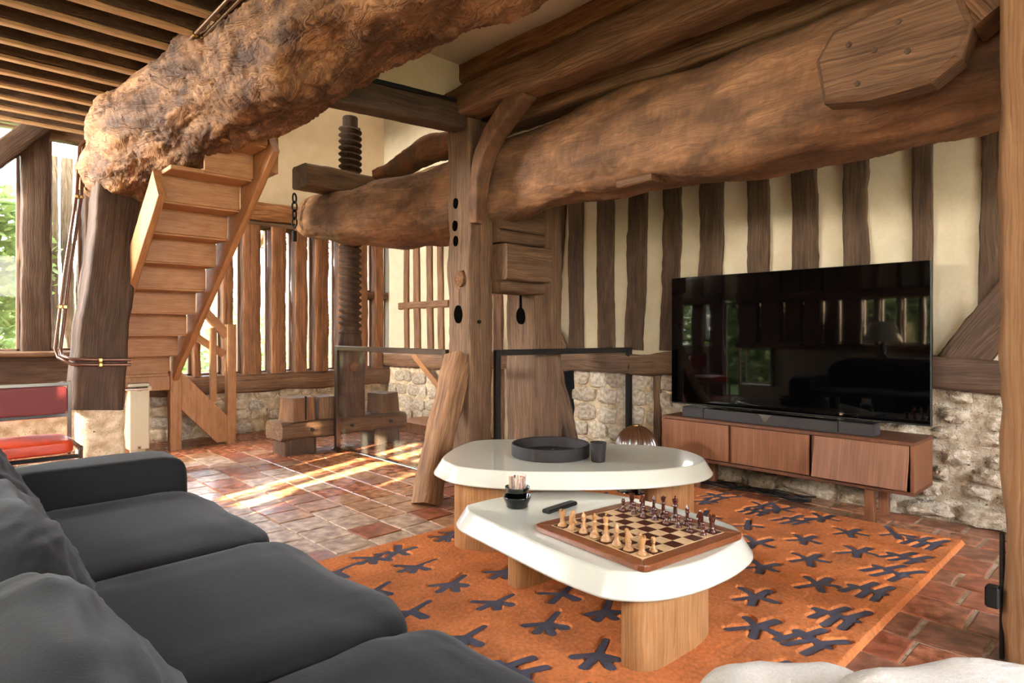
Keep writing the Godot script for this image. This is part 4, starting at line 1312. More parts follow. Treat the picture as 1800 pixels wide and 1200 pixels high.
func motif_petals(kind: int, r: RandomNumberGenerator) -> Array:
	# fingers of one motif: from, to, radii; x across (v), y along (u), about 0.2 m across
	var f := []
	if kind == 0:  # a stalk one way, fingers fanned the other way
		f.append([Vector2(0, 0), Vector2(0.10, 0.03), 0.0141, 0.0122])
		f.append([Vector2(0, 0), Vector2(0.022, -0.060), 0.0166, 0.0220])
		f.append([Vector2(0, 0), Vector2(-0.040, -0.065), 0.0141, 0.0183])
		f.append([Vector2(0, 0), Vector2(-0.088, -0.022), 0.0141, 0.0183])
		f.append([Vector2(0, 0), Vector2(-0.070, 0.048), 0.0141, 0.0171])
	elif kind == 1:
		f.append([Vector2(-0.02, 0), Vector2(0.11, 0.045), 0.0154, 0.0122])
		f.append([Vector2(-0.01, 0), Vector2(0.0, -0.065), 0.0179, 0.0232])
		f.append([Vector2(-0.02, 0), Vector2(-0.095, -0.03), 0.0141, 0.0171])
		f.append([Vector2(-0.02, 0.005), Vector2(-0.075, 0.05), 0.0128, 0.0159])
	elif kind == 2:  # a body with fingers on both sides
		f.append([Vector2(0.0, -0.06), Vector2(0.02, 0.07), 0.0205, 0.0207])
		f.append([Vector2(0.01, 0.05), Vector2(-0.09, 0.085), 0.0141, 0.0159])
		f.append([Vector2(0, 0.0), Vector2(-0.11, 0.03), 0.0141, 0.0159])
		f.append([Vector2(0, -0.045), Vector2(-0.10, -0.03), 0.0141, 0.0159])
		f.append([Vector2(0.01, 0.03), Vector2(0.11, 0.0), 0.0154, 0.0171])
		f.append([Vector2(0.0, -0.03), Vector2(0.10, -0.075), 0.0154, 0.0171])
	else:
		f.append([Vector2(0.01, 0.01), Vector2(0.05, 0.07), 0.0154, 0.0183])
		f.append([Vector2(0, 0), Vector2(0.095, -0.02), 0.0179, 0.0207])
		f.append([Vector2(0, 0), Vector2(-0.09, 0.055), 0.0154, 0.0146])
		f.append([Vector2(0, 0), Vector2(-0.085, -0.025), 0.0141, 0.0159])
		f.append([Vector2(0.01, 0), Vector2(0.01, -0.07), 0.0166, 0.0195])
	for q in f:
		q[1] += Vector2(r.randf_range(-1, 1), r.randf_range(-1, 1)) * 0.012
	return f


func make_rug() -> void:
	var rg := thing("rug", "thick orange rug carved with rows of dark grey-blue sprig motifs", "rug", G(1.75, 2.44, 0.0))
	var u0 := 0.74
	var u1 := 2.78
	var v0 := 0.95
	var v1 := 3.95
	var spots := [[2.644, 1.594, 0], [2.633, 1.72, 3], [2.414, 1.677, 0], [2.603, 1.388, 1], [2.309, 1.397, 0], [2.141, 1.678, 0], [2.034, 1.405, 1], [1.872, 1.688, 0], [1.734, 1.413, 0], [1.604, 1.703, 0], [1.46, 1.383, 2], [1.332, 1.666, 0],
		[1.522, 1.945, 0], [1.744, 1.955, 1], [2.655, 2.04, 0], [2.65, 2.15, 3], [2.086, 1.933, 0], [2.064, 3.87, 2], [2.068, 3.675, 0], [1.766, 3.88, 3], [1.66, 3.89, 3], [1.733, 3.687, 2], [1.405, 3.885, 3], [1.497, 3.675, 2], [1.905, 3.385, 1], [1.641, 3.392, 1],
		[1.209, 3.662, 3], [1.03, 3.87, 1], [0.874, 3.769, 2], [1.329, 3.363, 3], [1.48, 3.131, 3], [1.069, 3.374, 3], [0.86, 3.451, 2], [1.2, 3.093, 3], [0.853, 3.196, 2], [1.307, 2.83, 3], [1.052, 2.816, 3], [0.833, 2.902, 2], [1.178, 2.492, 3], [0.815, 2.553, 2], [1.055, 2.244, 3], [0.821, 2.284, 2],
		[2.46, 2.24, 0], [2.2, 2.24, 1], [2.35, 2.5, 3], [2.3, 3.1, 2], [2.3, 3.4, 3], [2.35, 3.7, 0], [2.6, 3.85, 1], [2.6, 3.3, 0], [2.3, 2.8, 0], [1.9, 2.8, 1], [1.75, 3.1, 0], [1.2, 1.4, 0], [0.95, 1.62, 2], [0.85, 1.95, 2], [2.2, 1.1, 0], [1.9, 1.1, 1], [1.6, 1.1, 0], [2.5, 1.1, 1], [0.9, 1.3, 2]]
	var r := RandomNumberGenerator.new()
	r.seed = 77
	var cell := 0.006
	var nu := int((u1 - u0) / cell) + 1
	var nv := int((v1 - v0) / cell) + 1
	var field := PackedFloat32Array()
	field.resize(nu * nv)
	field.fill(1.0)
	var k := 0
	for s in spots:
		s[0] = clampf(s[0], 0.88, 2.68)
		s[1] = minf(s[1], 3.83)
		var f := motif_petals(s[2], r)
		var sz := r.randf_range(0.92, 1.08)
		var turn := r.randf_range(-0.15, 0.15)
		var mb := MB.new()
		var n := 0
		for q in f:
			var a: Vector2 = (q[0] * sz).rotated(turn)
			var b: Vector2 = (q[1] * sz).rotated(turn)
			q[0] = a
			q[1] = b
			# a flat finger with a round tip, built as a low loaf
			var d := (b - a).normalized()
			var o := d.orthogonal()
			var ring := PackedVector3Array()
			for j in 14:
				var t := TAU * j / 14.0
				var e: Vector2 = (a + (d * cos(t) + o * sin(t)) * q[2]) if cos(t) < 0.0 else (b + (d * cos(t) + o * sin(t)) * q[3])
				ring.append(Vector3(e.x, 0.0125 + 0.0003 * n, -e.y))
			mb.fan(ring, Vector3(a.x, -0.1, -a.y))
			n += 1
		var at := G(s[0], s[1], 0.0) - rg.position
		put("sprig_motif" if k == 0 else "sprig_motif_%03d" % k, mb, mats.motif, rg, Transform3D(Basis.IDENTITY, at))
		k += 1
		var i0 := clampi(int((s[0] - 0.17 - u0) / cell), 0, nu - 1)
		var i1 := clampi(int((s[0] + 0.17 - u0) / cell), 0, nu - 1)
		var j0 := clampi(int((s[1] - 0.19 - v0) / cell), 0, nv - 1)
		var j1 := clampi(int((s[1] + 0.19 - v0) / cell), 0, nv - 1)
		for i in range(i0, i1 + 1):
			for j in range(j0, j1 + 1):
				var p := Vector2(v0 + j * cell - s[1], u0 + i * cell - s[0])
				var best := field[i * nv + j]
				for q in f:
					var ab: Vector2 = q[1] - q[0]
					var t := clampf((p - q[0]).dot(ab) / ab.length_squared(), 0.0, 1.0)
					best = minf(best, p.distance_to(q[0] + ab * t) - lerpf(q[2], q[3], t))
				field[i * nv + j] = best
	var mb2 := MB.new()
	var n1 := noise(1201, 5.0, 3)
	var n2 := noise(1202, 45.0, 3)
	var n3 := noise(1203, 2.0, 3)
	var pts := PackedVector3Array()
	var cols := PackedColorArray()
	var base := Color(0.98, 0.92, 0.90)
	for i in nu:
		for j in nv:
			var u := u0 + i * cell
			var v := v0 + j * cell
			var f := field[i * nv + j]
			var edge := minf(minf(u - u0, u1 - u), minf(v - v0, v1 - v))
			var h := 0.019 + n1.get_noise_2d(u, v) * 0.0025 + n2.get_noise_2d(u, v) * 0.0028
			h = lerpf(0.002, h, smoothstep(-0.0005, 0.0075, f))
			h = lerpf(-0.002, h, smoothstep(-0.0001, 0.012, edge))
			pts.append(G(u, v, h) - rg.position)
			var c := 0.84 + 0.30 * n3.get_noise_2d(u * 1.6, v * 1.6) + 0.30 * n2.get_noise_2d(u + 9.0, v)
			cols.append(Color(clampf(base.r * c, 0, 1), clampf(base.g * c, 0, 1), clampf(base.b * c, 0, 1)))
	mb2.grid(pts, nu, nv, false, false, Vector3.UP, cols)
	put("pile", mb2, mats.rug, rg)


func make_sofa() -> void:
	var s := thing("sofa", "long dark grey velvet sofa with three seat cushions facing the television", "sofa", G(1.8, 0.3, 0.0))
	var o := s.position
	var base := cushion(Vector3(0.98, 0.24, 2.62), 14.0, 0.0, 0.0, 1, Vector3.ONE, 40, 48, 0)
	put("base", base, mats.velvet, s, Transform3D(Basis.IDENTITY, G(1.86, 0.33, 0.145) - o))
	var arm := cushion(Vector3(1.04, 0.56, 0.26), 9.0, 0.0, 0.004, 2, Vector3.ONE, 60, 64, 0)
	put("arm", arm, mats.velvet, s, Transform3D(Basis.IDENTITY, G(3.04, 0.335, 0.295) - o))
	var bk := cushion(Vector3(0.22, 0.56, 2.70), 10.0, 0.0, 0.002, 3, Vector3.ONE, 30, 48)
	put("back", bk, mats.velvet, s, Transform3D(Basis.IDENTITY, G(1.83, -0.14, 0.30) - o))
	var edges := [2.92, 2.03, 1.225, 0.52]
	for k in 3:
		var a: float = edges[k]
		var b: float = edges[k + 1]
		var c := cushion(Vector3(0.70, 0.185, a - b + 0.012), 6.5, 0.010, 0.010, 20 + k, Vector3(1.0, 0.4, 0.5), 60, 90)
		put("seat_cushion", c, mats.velvet, s, Transform3D(Basis.IDENTITY, G((a + b) / 2.0, 0.53, 0.345) - o))
	var bedges := [2.95, 2.08, 1.28, 0.50]
	for k in 3:
		var a: float = bedges[k]
		var b: float = bedges[k + 1]
		var c := cushion(Vector3(0.25, 0.40, a - b + 0.02), 3.4, 0.0, 0.015, 40 + k, Vector3(0.7, 2.4, 0.9), 70, 110)
		put("back_cushion", c, mats.velvet, s, Transform3D(Basis(Vector3(0, 0, 1), 0.42), G((a + b) / 2.0, 0.135, 0.56) - o))
	# the fluffy chair at the near right
	var f := thing("armchair", "white fluffy armchair in the near right corner, only its top in view", "armchair", G(0.02, 1.14, 0.0))
	var R := Basis(Vector3.UP, deg_to_rad(-43.5))
	put("seat", cushion(Vector3(0.86, 0.40, 0.66), 6.0, 0.02, 0.012, 60, Vector3.ONE, 50, 70, 0), mats.boucle, f, Transform3D(R, R * Vector3(0.06, 0.24, 0.02)))
	put("arm", cushion(Vector3(0.36, 0.60, 0.52), 4.0, 0.0, 0.012, 61, Vector3.ONE, 60, 80, 0), mats.boucle, f, Transform3D(R, R * Vector3(-0.345, 0.245, -0.10)))
	put("back", cushion(Vector3(0.98, 0.68, 0.30), 4.6, 0.0, 0.012, 62, Vector3.ONE, 60, 90, 0), mats.boucle, f, Transform3D(R, R * Vector3(0.06, 0.285, -0.02)))


func table(called: String, label: String, outline: Array, top: float, thick: float, inset: float, legs: Array) -> void:
	var pts := PackedVector2Array()
	var mid := Vector2.ZERO
	for q in outline:
		pts.append(Vector2(q[1], -q[0]))
		mid += pts[pts.size() - 1]
	mid /= pts.size()
	for i in pts.size():
		pts[i] -= mid
	var t := thing(called, label, "coffee table", Vector3(mid.x, 0, mid.y), "nested coffee tables")
	var loop := smooth_loop(pts, 10)
	var n := loop.size()
	var off := func(d: float) -> PackedVector2Array:
		var out := PackedVector2Array()
		var area := 0.0
		for i in n:
			area += loop[i].cross(loop[(i + 1) % n])
		for i in n:
			var tan := (loop[(i + 2) % n] - loop[(i + n - 2) % n]).normalized()
			out.append(loop[i] + Vector2(-tan.y, tan.x) * signf(area) * d)
		return out
	var rows := [[0.035, top - thick + 0.004], [0.012, top - thick], [0.004, top - thick + 0.001], [0.0, top - thick + 0.006], [0.001, top - thick + 0.012], [inset - 0.004, top - 0.006], [inset, top - 0.0015], [inset + 0.006, top]]
	var p := PackedVector3Array()
	for q in rows:
		for e: Vector2 in off.call(q[0]):
			p.append(Vector3(e.x, q[1], e.y))
	var mb := MB.new()
	mb.grid(p, rows.size(), n, false, true)
	mb.fan(p.slice(n * 7, n * 8), Vector3(0, 0, 0))
	mb.fan(p.slice(0, n), Vector3(0, 1, 0))
	put("top", mb, mats.lacquer, t)
	for q in legs:
		# an oval column: centre u, v, size along u, along v, turn
		var o := PackedVector2Array()
		for j in 40:
			var a := TAU * j / 40
			o.append(Vector2(signf(cos(a)) * pow(absf(cos(a)), 0.72) * q[3] / 2.0, signf(sin(a)) * pow(absf(sin(a)), 0.72) * q[2] / 2.0).rotated(q[4]))
		var lp := PackedVector3Array()
		for y in [0.0, 0.004, 0.05, top - thick - 0.04, top - thick + 0.003]:
			for e in o:
				var f := 0.97 if y == 0.0 else 1.0
				lp.append(Vector3(e.x * f, y + 0.012, e.y * f))
		var lm := MB.new()
		lm.grid(lp, 5, 40, false, true)
		lm.fan(lp.slice(0, 40), Vector3(0, 1, 0))
		put("leg", lm, mats.oakleg, t, Transform3D(Basis.IDENTITY, G(q[0], q[1], 0) - Vector3(mid.x, 0, mid.y)))


func make_tables() -> void:
	table("coffee_table", "taller glossy white coffee table with the round black tray, on oak oval legs", [[2.70, 1.99], [2.56, 1.93], [2.43, 1.915], [2.28, 1.965], [2.11, 2.08], [1.96, 2.23], [1.79, 2.43], [1.67, 2.63], [1.615, 2.85], [1.66, 3.03], [1.79, 3.15], [1.96, 3.21], [2.14, 3.18], [2.34, 3.05], [2.58, 2.93], [2.86, 2.74], [2.985, 2.56], [2.985, 2.42], [2.87, 2.20]], 0.43, 0.08, 0.045,
		[[2.40, 2.08, 0.30, 0.17, -0.5], [1.86, 2.93, 0.16, 0.30, 0.2], [2.68, 2.62, 0.20, 0.26, 0.3]])
	table("coffee_table", "lower glossy white coffee table with the chess set, slid under the taller one", [[2.21, 1.80], [2.185, 1.735], [2.09, 1.675], [1.92, 1.645], [1.75, 1.62], [1.51, 1.585], [1.34, 1.575], [1.22, 1.59], [1.12, 1.68], [1.065, 1.82], [1.045, 1.98], [1.05, 2.14], [1.085, 2.28], [1.18, 2.39], [1.36, 2.44], [1.6, 2.46], [1.9, 2.42], [2.12, 2.25], [2.2, 2.0]], 0.33, 0.08, 0.045,
		[[1.20, 1.875, 0.15, 0.44, 0.0], [1.93, 2.0, 0.13, 0.34, 0.0], [1.70, 2.22, 0.16, 0.24, 0.0]])


func make_television() -> void:
	var tv := thing("television", "large black flat television mounted above the walnut cabinet", "television", G(1.80, 4.20, 0.557))
	var mb := MB.new()
	mb.box(Vector3(0.018, 0.477, 0), Vector3(0.03, 0.954, 1.702), 0.004)
	put("casing", mb, mats.black, tv)
	mb = MB.new()
	mb.box(Vector3(0.0015, 0.480, 0), Vector3(0.006, 0.940, 1.690), 0.001)
	put("screen", mb, mats.screen, tv)
	mb = MB.new()
	mb.box(Vector3(0.062, 0.42, 0), Vector3(0.06, 0.36, 0.9), 0.01)
	put("back_housing", mb, mats.black, tv)
	mb = MB.new()
	mb.box(Vector3(0.12, 0.45, 0), Vector3(0.06, 0.10, 0.5), 0.005)
	put("wall_bracket", mb, mats.iron, tv)
	var cb := thing("tv_cabinet", "low walnut cabinet with three doors, the right one ajar, under the television", "cabinet", G(1.762, 4.12, 0.0))
	var W := 1.592
	var D := 0.38
	for q in [["top_panel", Vector3(0, 0.4855, 0), Vector3(D, 0.02, W)], ["bottom_panel", Vector3(0, 0.2125, 0), Vector3(D, 0.02, W)], ["side_panel", Vector3(0, 0.349, W / 2.0 - 0.01), Vector3(D, 0.253, 0.02)], ["side_panel", Vector3(0, 0.349, -W / 2.0 + 0.01), Vector3(D, 0.253, 0.02)], ["divider", Vector3(0.01, 0.349, -0.272), Vector3(D - 0.02, 0.253, 0.022)], ["divider", Vector3(0.01, 0.349, 0.258), Vector3(D - 0.02, 0.253, 0.022)], ["back_panel", Vector3(D / 2.0 - 0.01, 0.349, 0), Vector3(0.012, 0.253, W - 0.04)]]:
		mb = MB.new()
		mb.box(Vector3.ZERO, q[2], 0.0015)
		put(q[0], mb, mats.walnut if q[2].z > 1.0 else mats.walnut_up, cb, Transform3D(Basis.IDENTITY, q[1]))
	for k in 3:
		mb = MB.new()
		mb.box(Vector3(0, -0.122, 0), Vector3(0.018, 0.244, 0.497), 0.0015)
		var z: float = [-0.532, -0.007, 0.522][k]
		var xf := Transform3D(Basis(Vector3(0, 0, 1), -0.24 if k == 2 else 0.0), Vector3(-D / 2.0 + 0.012, 0.472, z))
		var dr := put("door", mb, mats.walnut_up, cb, xf)
		if k == 2:
			dr.set_meta("label", "door flap standing ajar")
	for q in [[-1, -0.56], [1, -0.56], [-1, 0.56], [1, 0.56]]:
		mb = MB.new()
		mb.box(Vector3.ZERO, Vector3(0.05, 0.212, 0.05), 0.002)
		put("leg", mb, mats.walnut_up, cb, Transform3D(Basis.IDENTITY, Vector3(q[0] * 0.125, 0.099, q[1])))
	# the sound bar: a long middle and two loose ends
	var sb := thing("soundbar", "long grey fabric soundbar with a glossy notch on the walnut cabinet", "soundbar", G(1.812, 4.035, 0.4955))
	mb = MB.new()
	mb.box(Vector3(0, 0.034, 0), Vector3(0.125, 0.068, 0.876), 0.005)
	put("body", mb, mats.grey_mesh, sb)
	mb = MB.new()
	mb.box(Vector3(0.004, 0.0665, 0), Vector3(0.10, 0.006, 0.84), 0.002)
	put("glossy_top", mb, mats.gloss_black, sb)
	mb = MB.new()
	mb.prism(PackedVector2Array([Vector2(-0.055, 0.0705), Vector2(-0.035, 0.060), Vector2(-0.010, 0.022), Vector2(0.0, 0.016), Vector2(0.010, 0.022), Vector2(0.035, 0.060), Vector2(0.055, 0.0705)]), 0.0, 0.02, 0.002, Transform3D(Basis(Vector3(0, 0, 1), Vector3(-1, 0, 0), Vector3(0, 1, 0)), Vector3(-0.045, 0, 0.0)))
	put("notch", mb, mats.chrome, sb)
	for k in 2:
		var sp := thing("speaker", ["detached grey speaker at the left end of the soundbar", "detached grey speaker at the right end of the soundbar, by the ajar door"][k], "speaker", G([2.335, 1.275][k], 4.035, 0.4955), "loose ends of the soundbar")
		mb = MB.new()
		mb.box(Vector3(0, 0.035, 0), Vector3(0.125, 0.070, [0.166, 0.19][k]), 0.005)
		put("body", mb, mats.grey_mesh, sp)
		mb = MB.new()
		mb.box(Vector3(0, 0.071, 0), Vector3(0.118, 0.003, [0.16, 0.184][k]), 0.001)
		put("lid", mb, mats.black, sp)
	# cables on the floor under the cabinet
	for k in 4:
		var path := PackedVector3Array()
		var n := noise(1300 + k, 1.6, 2)
		for j in 40:
			var t := j / 39.0
			path.append(G(lerpf(2.55, 1.6, t), 4.20 + n.get_noise_1d(t * 1.2) * 0.12 - k * 0.03, 0.008 + absf(n.get_noise_1d(t * 1.4 + 30.0)) * (0.06 if k < 2 else 0.02)))
		mb = MB.new()
		mb.tube(path, 0.006 - 0.001 * (k % 2), 6)
		tag(put("cable", mb, mats.black), ["black cable curling highest by the wall under the cabinet", "second black cable looped under the cabinet", "black cable lying flat under the cabinet behind the rug edge", "black cable under the cabinet nearest to the rug"][k], "cable", "cables under the cabinet")


func make_small_furniture() -> void:
	# the red and chrome chair beyond the sofa
	var c := thing("dining_chair", "red leather dining chair in a flat chrome frame beyond the sofa's far arm", "chair", G(4.45, 0.42, 0.0))
	var o := c.position
	var se := cushion(Vector3(0.46, 0.075, 0.40), 7.0, 0.012, 0.0, 70, Vector3.ONE, 24, 40)
	put("seat", se, mats.orange_leather, c, Transform3D(Basis.IDENTITY, G(4.46, 0.42, 0.452) - o))
	var bk := cushion(Vector3(0.47, 0.165, 0.03), 12.0, 0.0, 0.0, 71, Vector3.ONE, 24, 40)
	put("backrest", bk, mats.red_leather, c, Transform3D(Basis.IDENTITY, G(4.62, 0.425, 0.69) - o))
	for v in [0.17, 0.672]:
		var side := thing_part(c, "side_frame")
		for q in [[G(4.63, v, 0.0), G(4.63, v, 0.80)], [G(4.26, v, 0.0), G(4.26, v, 0.455)], [G(4.24, v, 0.44), G(4.65, v, 0.44)], [G(4.24, v, 0.012), G(4.65, v, 0.012)]]:
			var mb := MB.new()
			var a: Vector3 = q[0] - o
			var b: Vector3 = q[1] - o
			mb.box((a + b) / 2.0, Vector3(0.022, maxf(absf(b.y - a.y), 0.024), maxf(absf(b.z - a.z), 0.024)), 0.003)
			put("bar", mb, mats.chrome, side)
	for h in [0.785, 0.597]:
		var mb := MB.new()
		mb.box(Vector3.ZERO, Vector3(0.50, 0.024, 0.022), 0.003)
		put("cross_bar", mb, mats.chrome, c, Transform3D(Basis.IDENTITY, G(4.63, 0.42, h) - o))
	var fb := MB.new()
	fb.box(Vector3.ZERO, Vector3(0.50, 0.024, 0.022), 0.003)
	put("cross_bar", fb, mats.chrome, c, Transform3D(Basis.IDENTITY, G(4.26, 0.42, 0.40) - o))
	# the radiator whose end shows beside the leaning post
	var r := thing("radiator", "cream panel radiator end-on between the stone foot and the staircase", "radiator", G(6.55, 1.42, 0.0))
	o = r.position
	for q in [["panel", 0.055, 0.55, 0.05, 0.33], ["panel", -0.035, 0.55, 0.05, 0.33], ["fin_plate", 0.01, 0.50, 0.03, 0.33]]:
		var mb := MB.new()
		mb.box(Vector3.ZERO, Vector3(q[3] + 0.02, q[2], 0.50), 0.008)
		put(q[0], mb, mats.cream_paint, r, Transform3D(Basis.IDENTITY, Vector3(q[1], q[4], 0)))
	var mb := MB.new()
	mb.box(Vector3.ZERO, Vector3(0.17, 0.03, 0.50), 0.006)
	put("top_grille", mb, mats.cream_paint, r, Transform3D(Basis.IDENTITY, Vector3(0.005, 0.628, 0)))
	mb = MB.new()
	mb.tube(PackedVector3Array([Vector3(-0.16, 0.595, 0.262), Vector3(0.09, 0.595, 0.262)]), 0.012, 10)
	put("valve_pipe", mb, mats.chrome, r)
	mb = MB.new()
	mb.lathe(PackedVector2Array([Vector2(0, -0.018), Vector2(0.016, -0.018), Vector2(0.02, 0.0), Vector2(0.016, 0.02), Vector2(0, 0.02)]), 14)
	put("valve_knob", mb, mats.cream_paint, r, Transform3D(Basis.IDENTITY, Vector3(0.085, 0.597, 0.262)))
	for z in [-0.18, 0.18]:
		mb = MB.new()
		mb.box(Vector3.ZERO, Vector3(0.12, 0.06, 0.03), 0.004)
		put("foot", mb, mats.cream_paint, r, Transform3D(Basis.IDENTITY, Vector3(0.01, 0.028, z)))
	# ribbed glass lamp
	var l := thing("table_lamp", "ribbed brown glass dome lamp standing on the rug behind the taller table", "lamp", G(2.52, 3.56, 0.014))
	mb = MB.new()
	mb.lathe(PackedVector2Array([Vector2(0, 0.0), Vector2(0.13, 0.0), Vector2(0.135, 0.006), Vector2(0.13, 0.014), Vector2(0.03, 0.022), Vector2(0.016, 0.03), Vector2(0.014, 0.30), Vector2(0, 0.30)]), 32)
	put("stem", mb, mats.gloss_black, l)
	var dome := PackedVector2Array()
	for k in 19:
		var a := PI / 2.0 * k / 18.0
		dome.append(Vector2(maxf(cos(a) * 0.144, 0.002), 0.275 + sin(a) * 0.175))
	mb = MB.new()
	mb.lathe(dome, 168, Vector3.ZERO, 0.045, 28)
	put("shade", mb, mats.brown_glass, l)
	mb = MB.new()
	mb.lathe(PackedVector2Array([Vector2(0, 0.455), Vector2(0.02, 0.455), Vector2(0.022, 0.449), Vector2(0.02, 0.444)]), 18)
	put("finial", mb, mats.brass, l)
	var cord := PackedVector3Array([Vector3(0.0, 0.012, -0.12), Vector3(0.12, 0.012, -0.2), Vector3(0.30, 0.012, -0.14), Vector3(0.55, 0.012, -0.10)])
	mb = MB.new()
	mb.tube(cord, 0.004, 6)
	put("cord", mb, mats.black, l)
	# what stands behind the sofa and shows only in the dark screen
	var ct := thing("console_table", "dark console table behind the sofa, mirrored faintly in the television", "table", G(2.2, -1.25, 0.0))
	mb = MB.new()
	mb.box(Vector3(0, 0.72, 0), Vector3(0.42, 0.05, 1.9), 0.006)
	put("top", mb, mats.dark0, ct)
	mb = MB.new()
	mb.box(Vector3(0, 0.63, 0), Vector3(0.36, 0.13, 1.8), 0.004)
	put("apron", mb, mats.dark1, ct)
	for q in [[-0.15, -0.86], [0.15, -0.86], [-0.15, 0.86], [0.15, 0.86]]:
		put("leg", timber(0.70, 0.07, 0.07, 90, 0.002, 0.006), mats.dark2, ct, Transform3D(Basis.IDENTITY, Vector3(q[0], 0.0, q[1])))
	for k in 2:
		var sl := thing("shade_lamp", ["table lamp with a wide cloth shade at the far end of the console", "table lamp with a wide cloth shade at the near end of the console"][k], "lamp", G(2.75 - k * 0.8, -1.25, 0.745), "shade lamps on the console")
		mb = MB.new()
		mb.lathe(PackedVector2Array([Vector2(0, 0), Vector2(0.07, 0), Vector2(0.075, 0.02), Vector2(0.03, 0.05), Vector2(0.05, 0.14), Vector2(0.02, 0.22), Vector2(0.012, 0.3), Vector2(0, 0.3)]), 24)
		put("base", mb, mats.brown_glass, sl)
		mb = MB.new()
		mb.lathe(PackedVector2Array([Vector2(0.24, 0.22), Vector2(0.15, 0.50), Vector2(0.147, 0.50), Vector2(0.237, 0.22)]), 32)
		put("shade", mb, mats.plaster, sl)


func thing_part(parent: Node, called: String) -> Node3D:
	var o := Node3D.new()
	var k := 0
	o.name = called
	while parent.has_node(NodePath(o.name)):
		k += 1
		o.name = "%s_%03d" % [called, k]
	parent.add_child(o, true)
	return o


func make_table_things() -> void:
	var mb := MB.new()
	var tr := thing("tray", "round black leather dice tray on the taller white table", "tray", G(2.33, 2.50, 0.4305))
	mb.lathe(PackedVector2Array([Vector2(0, 0.0), Vector2(0.208, 0.0), Vector2(0.212, 0.004), Vector2(0.212, 0.062), Vector2(0.209, 0.066), Vector2(0.203, 0.066), Vector2(0.200, 0.062), Vector2(0.199, 0.012), Vector2(0.195, 0.010), Vector2(0.0, 0.010)]), 64)
	put("body", mb, mats.leatherette, tr)
	var places := [["silver die against the left wall of the round tray", -0.03, -0.13], ["silver die near the middle of the round tray", 0.035, 0.02], ["silver die against the right rim of the round tray", 0.0, 0.165]]
	for k in 3:
		mb = MB.new()
		mb.box(Vector3.ZERO, Vector3(0.016, 0.016, 0.016), 0.003)
		# across the view: right of the camera is (-u, +v)
		var s: float = places[k][2]
		var d: float = places[k][1]
		var at := G(2.33 - 0.688 * s + 0.725 * d, 2.50 + 0.725 * s + 0.688 * d, 0.4305 + 0.0185 + (0.012 if k == 2 else 0.0))
		tag(put("die", mb, mats.chrome, null, Transform3D(Basis.from_euler(Vector3(0, 0.5 + k, 0)), at)), places[k][0], "die", "dice in the round tray")
	mb = MB.new()
	var cup := thing("dice_cup", "black leather dice cup beside the round tray", "cup", G(2.045, 2.555, 0.4305))
	mb.lathe(PackedVector2Array([Vector2(0, 0), Vector2(0.034, 0), Vector2(0.036, 0.003), Vector2(0.043, 0.096), Vector2(0.042, 0.100), Vector2(0.039, 0.100), Vector2(0.037, 0.094), Vector2(0.031, 0.008), Vector2(0, 0.008)]), 32)
	put("body", mb, mats.leatherette, cup)
	# stacked black bowls with a tumbler
	var at := G(1.985, 1.915, 0.3305)
	var bowls := [["lower glossy black bowl of the stack on the low table", 0.0, 0.062], ["upper glossy black bowl of the stack, holding the tumbler", 0.040, 0.054]]
	for k in 2:
		var s: float = bowls[k][2]
		var y: float = bowls[k][1]
		mb = MB.new()
		mb.lathe(PackedVector2Array([Vector2(0, 0.0), Vector2(s * 0.72, 0.0), Vector2(s * 0.80, 0.006), Vector2(s * 0.78, 0.014), Vector2(s * 0.93, 0.032), Vector2(s * 1.02, 0.046), Vector2(s * 1.0, 0.050), Vector2(s * 0.95, 0.049), Vector2(s * 0.86, 0.034), Vector2(s * 0.7, 0.018), Vector2(0, 0.016)]), 40)
		tag(put("bowl", mb, mats.gloss_black, null, Transform3D(Basis.IDENTITY, at + Vector3(0, y, 0))), bowls[k][0], "bowl", "stacked black bowls")
	var tum := thing("tumbler", "patterned brown and cream tumbler standing in the black bowls", "tumbler", at + Vector3(0, 0.060, 0))
	mb = MB.new()
	mb.lathe(PackedVector2Array([Vector2(0, 0), Vector2(0.036, 0), Vector2(0.038, 0.004), Vector2(0.041, 0.078), Vector2(0.0405, 0.080), Vector2(0.039, 0.078), Vector2(0.035, 0.008), Vector2(0, 0.006)]), 36)
	put("glass", mb, mats.tumbler_glass, tum)
	for k in 15:
		var a := TAU * k / 15.0 + (k % 3) * 0.13
		var lean := 0.008 * ((k % 3) - 1)
		mb = MB.new()
		mb.tube(PackedVector3Array([Vector3(cos(a) * 0.030, 0.010, sin(a) * 0.030), Vector3(cos(a + lean * 40.0) * 0.0345, 0.070 + 0.003 * (k % 2), sin(a + lean * 40.0) * 0.0345)]), 0.0042, 6)
		put("stick", mb, mats[["copper_stick", "maple", "copper_stick", "rosewood"][k % 4]], tum)
	mb = MB.new()
	mb.prism(PackedVector2Array([Vector2(-0.10, -0.017), Vector2(-0.094, -0.021), Vector2(0.094, -0.021), Vector2(0.10, -0.017), Vector2(0.10, 0.017), Vector2(0.094, 0.021), Vector2(-0.094, 0.021), Vector2(-0.10, 0.017)]), 0.0, 0.016, 0.004)
	tag(put("remote_control", mb, mats.black, null, Transform3D(Basis(Vector3.UP, 0.06), G(1.835, 2.03, 0.3302))), "slim black remote control on the low table behind the chessboard", "remote")


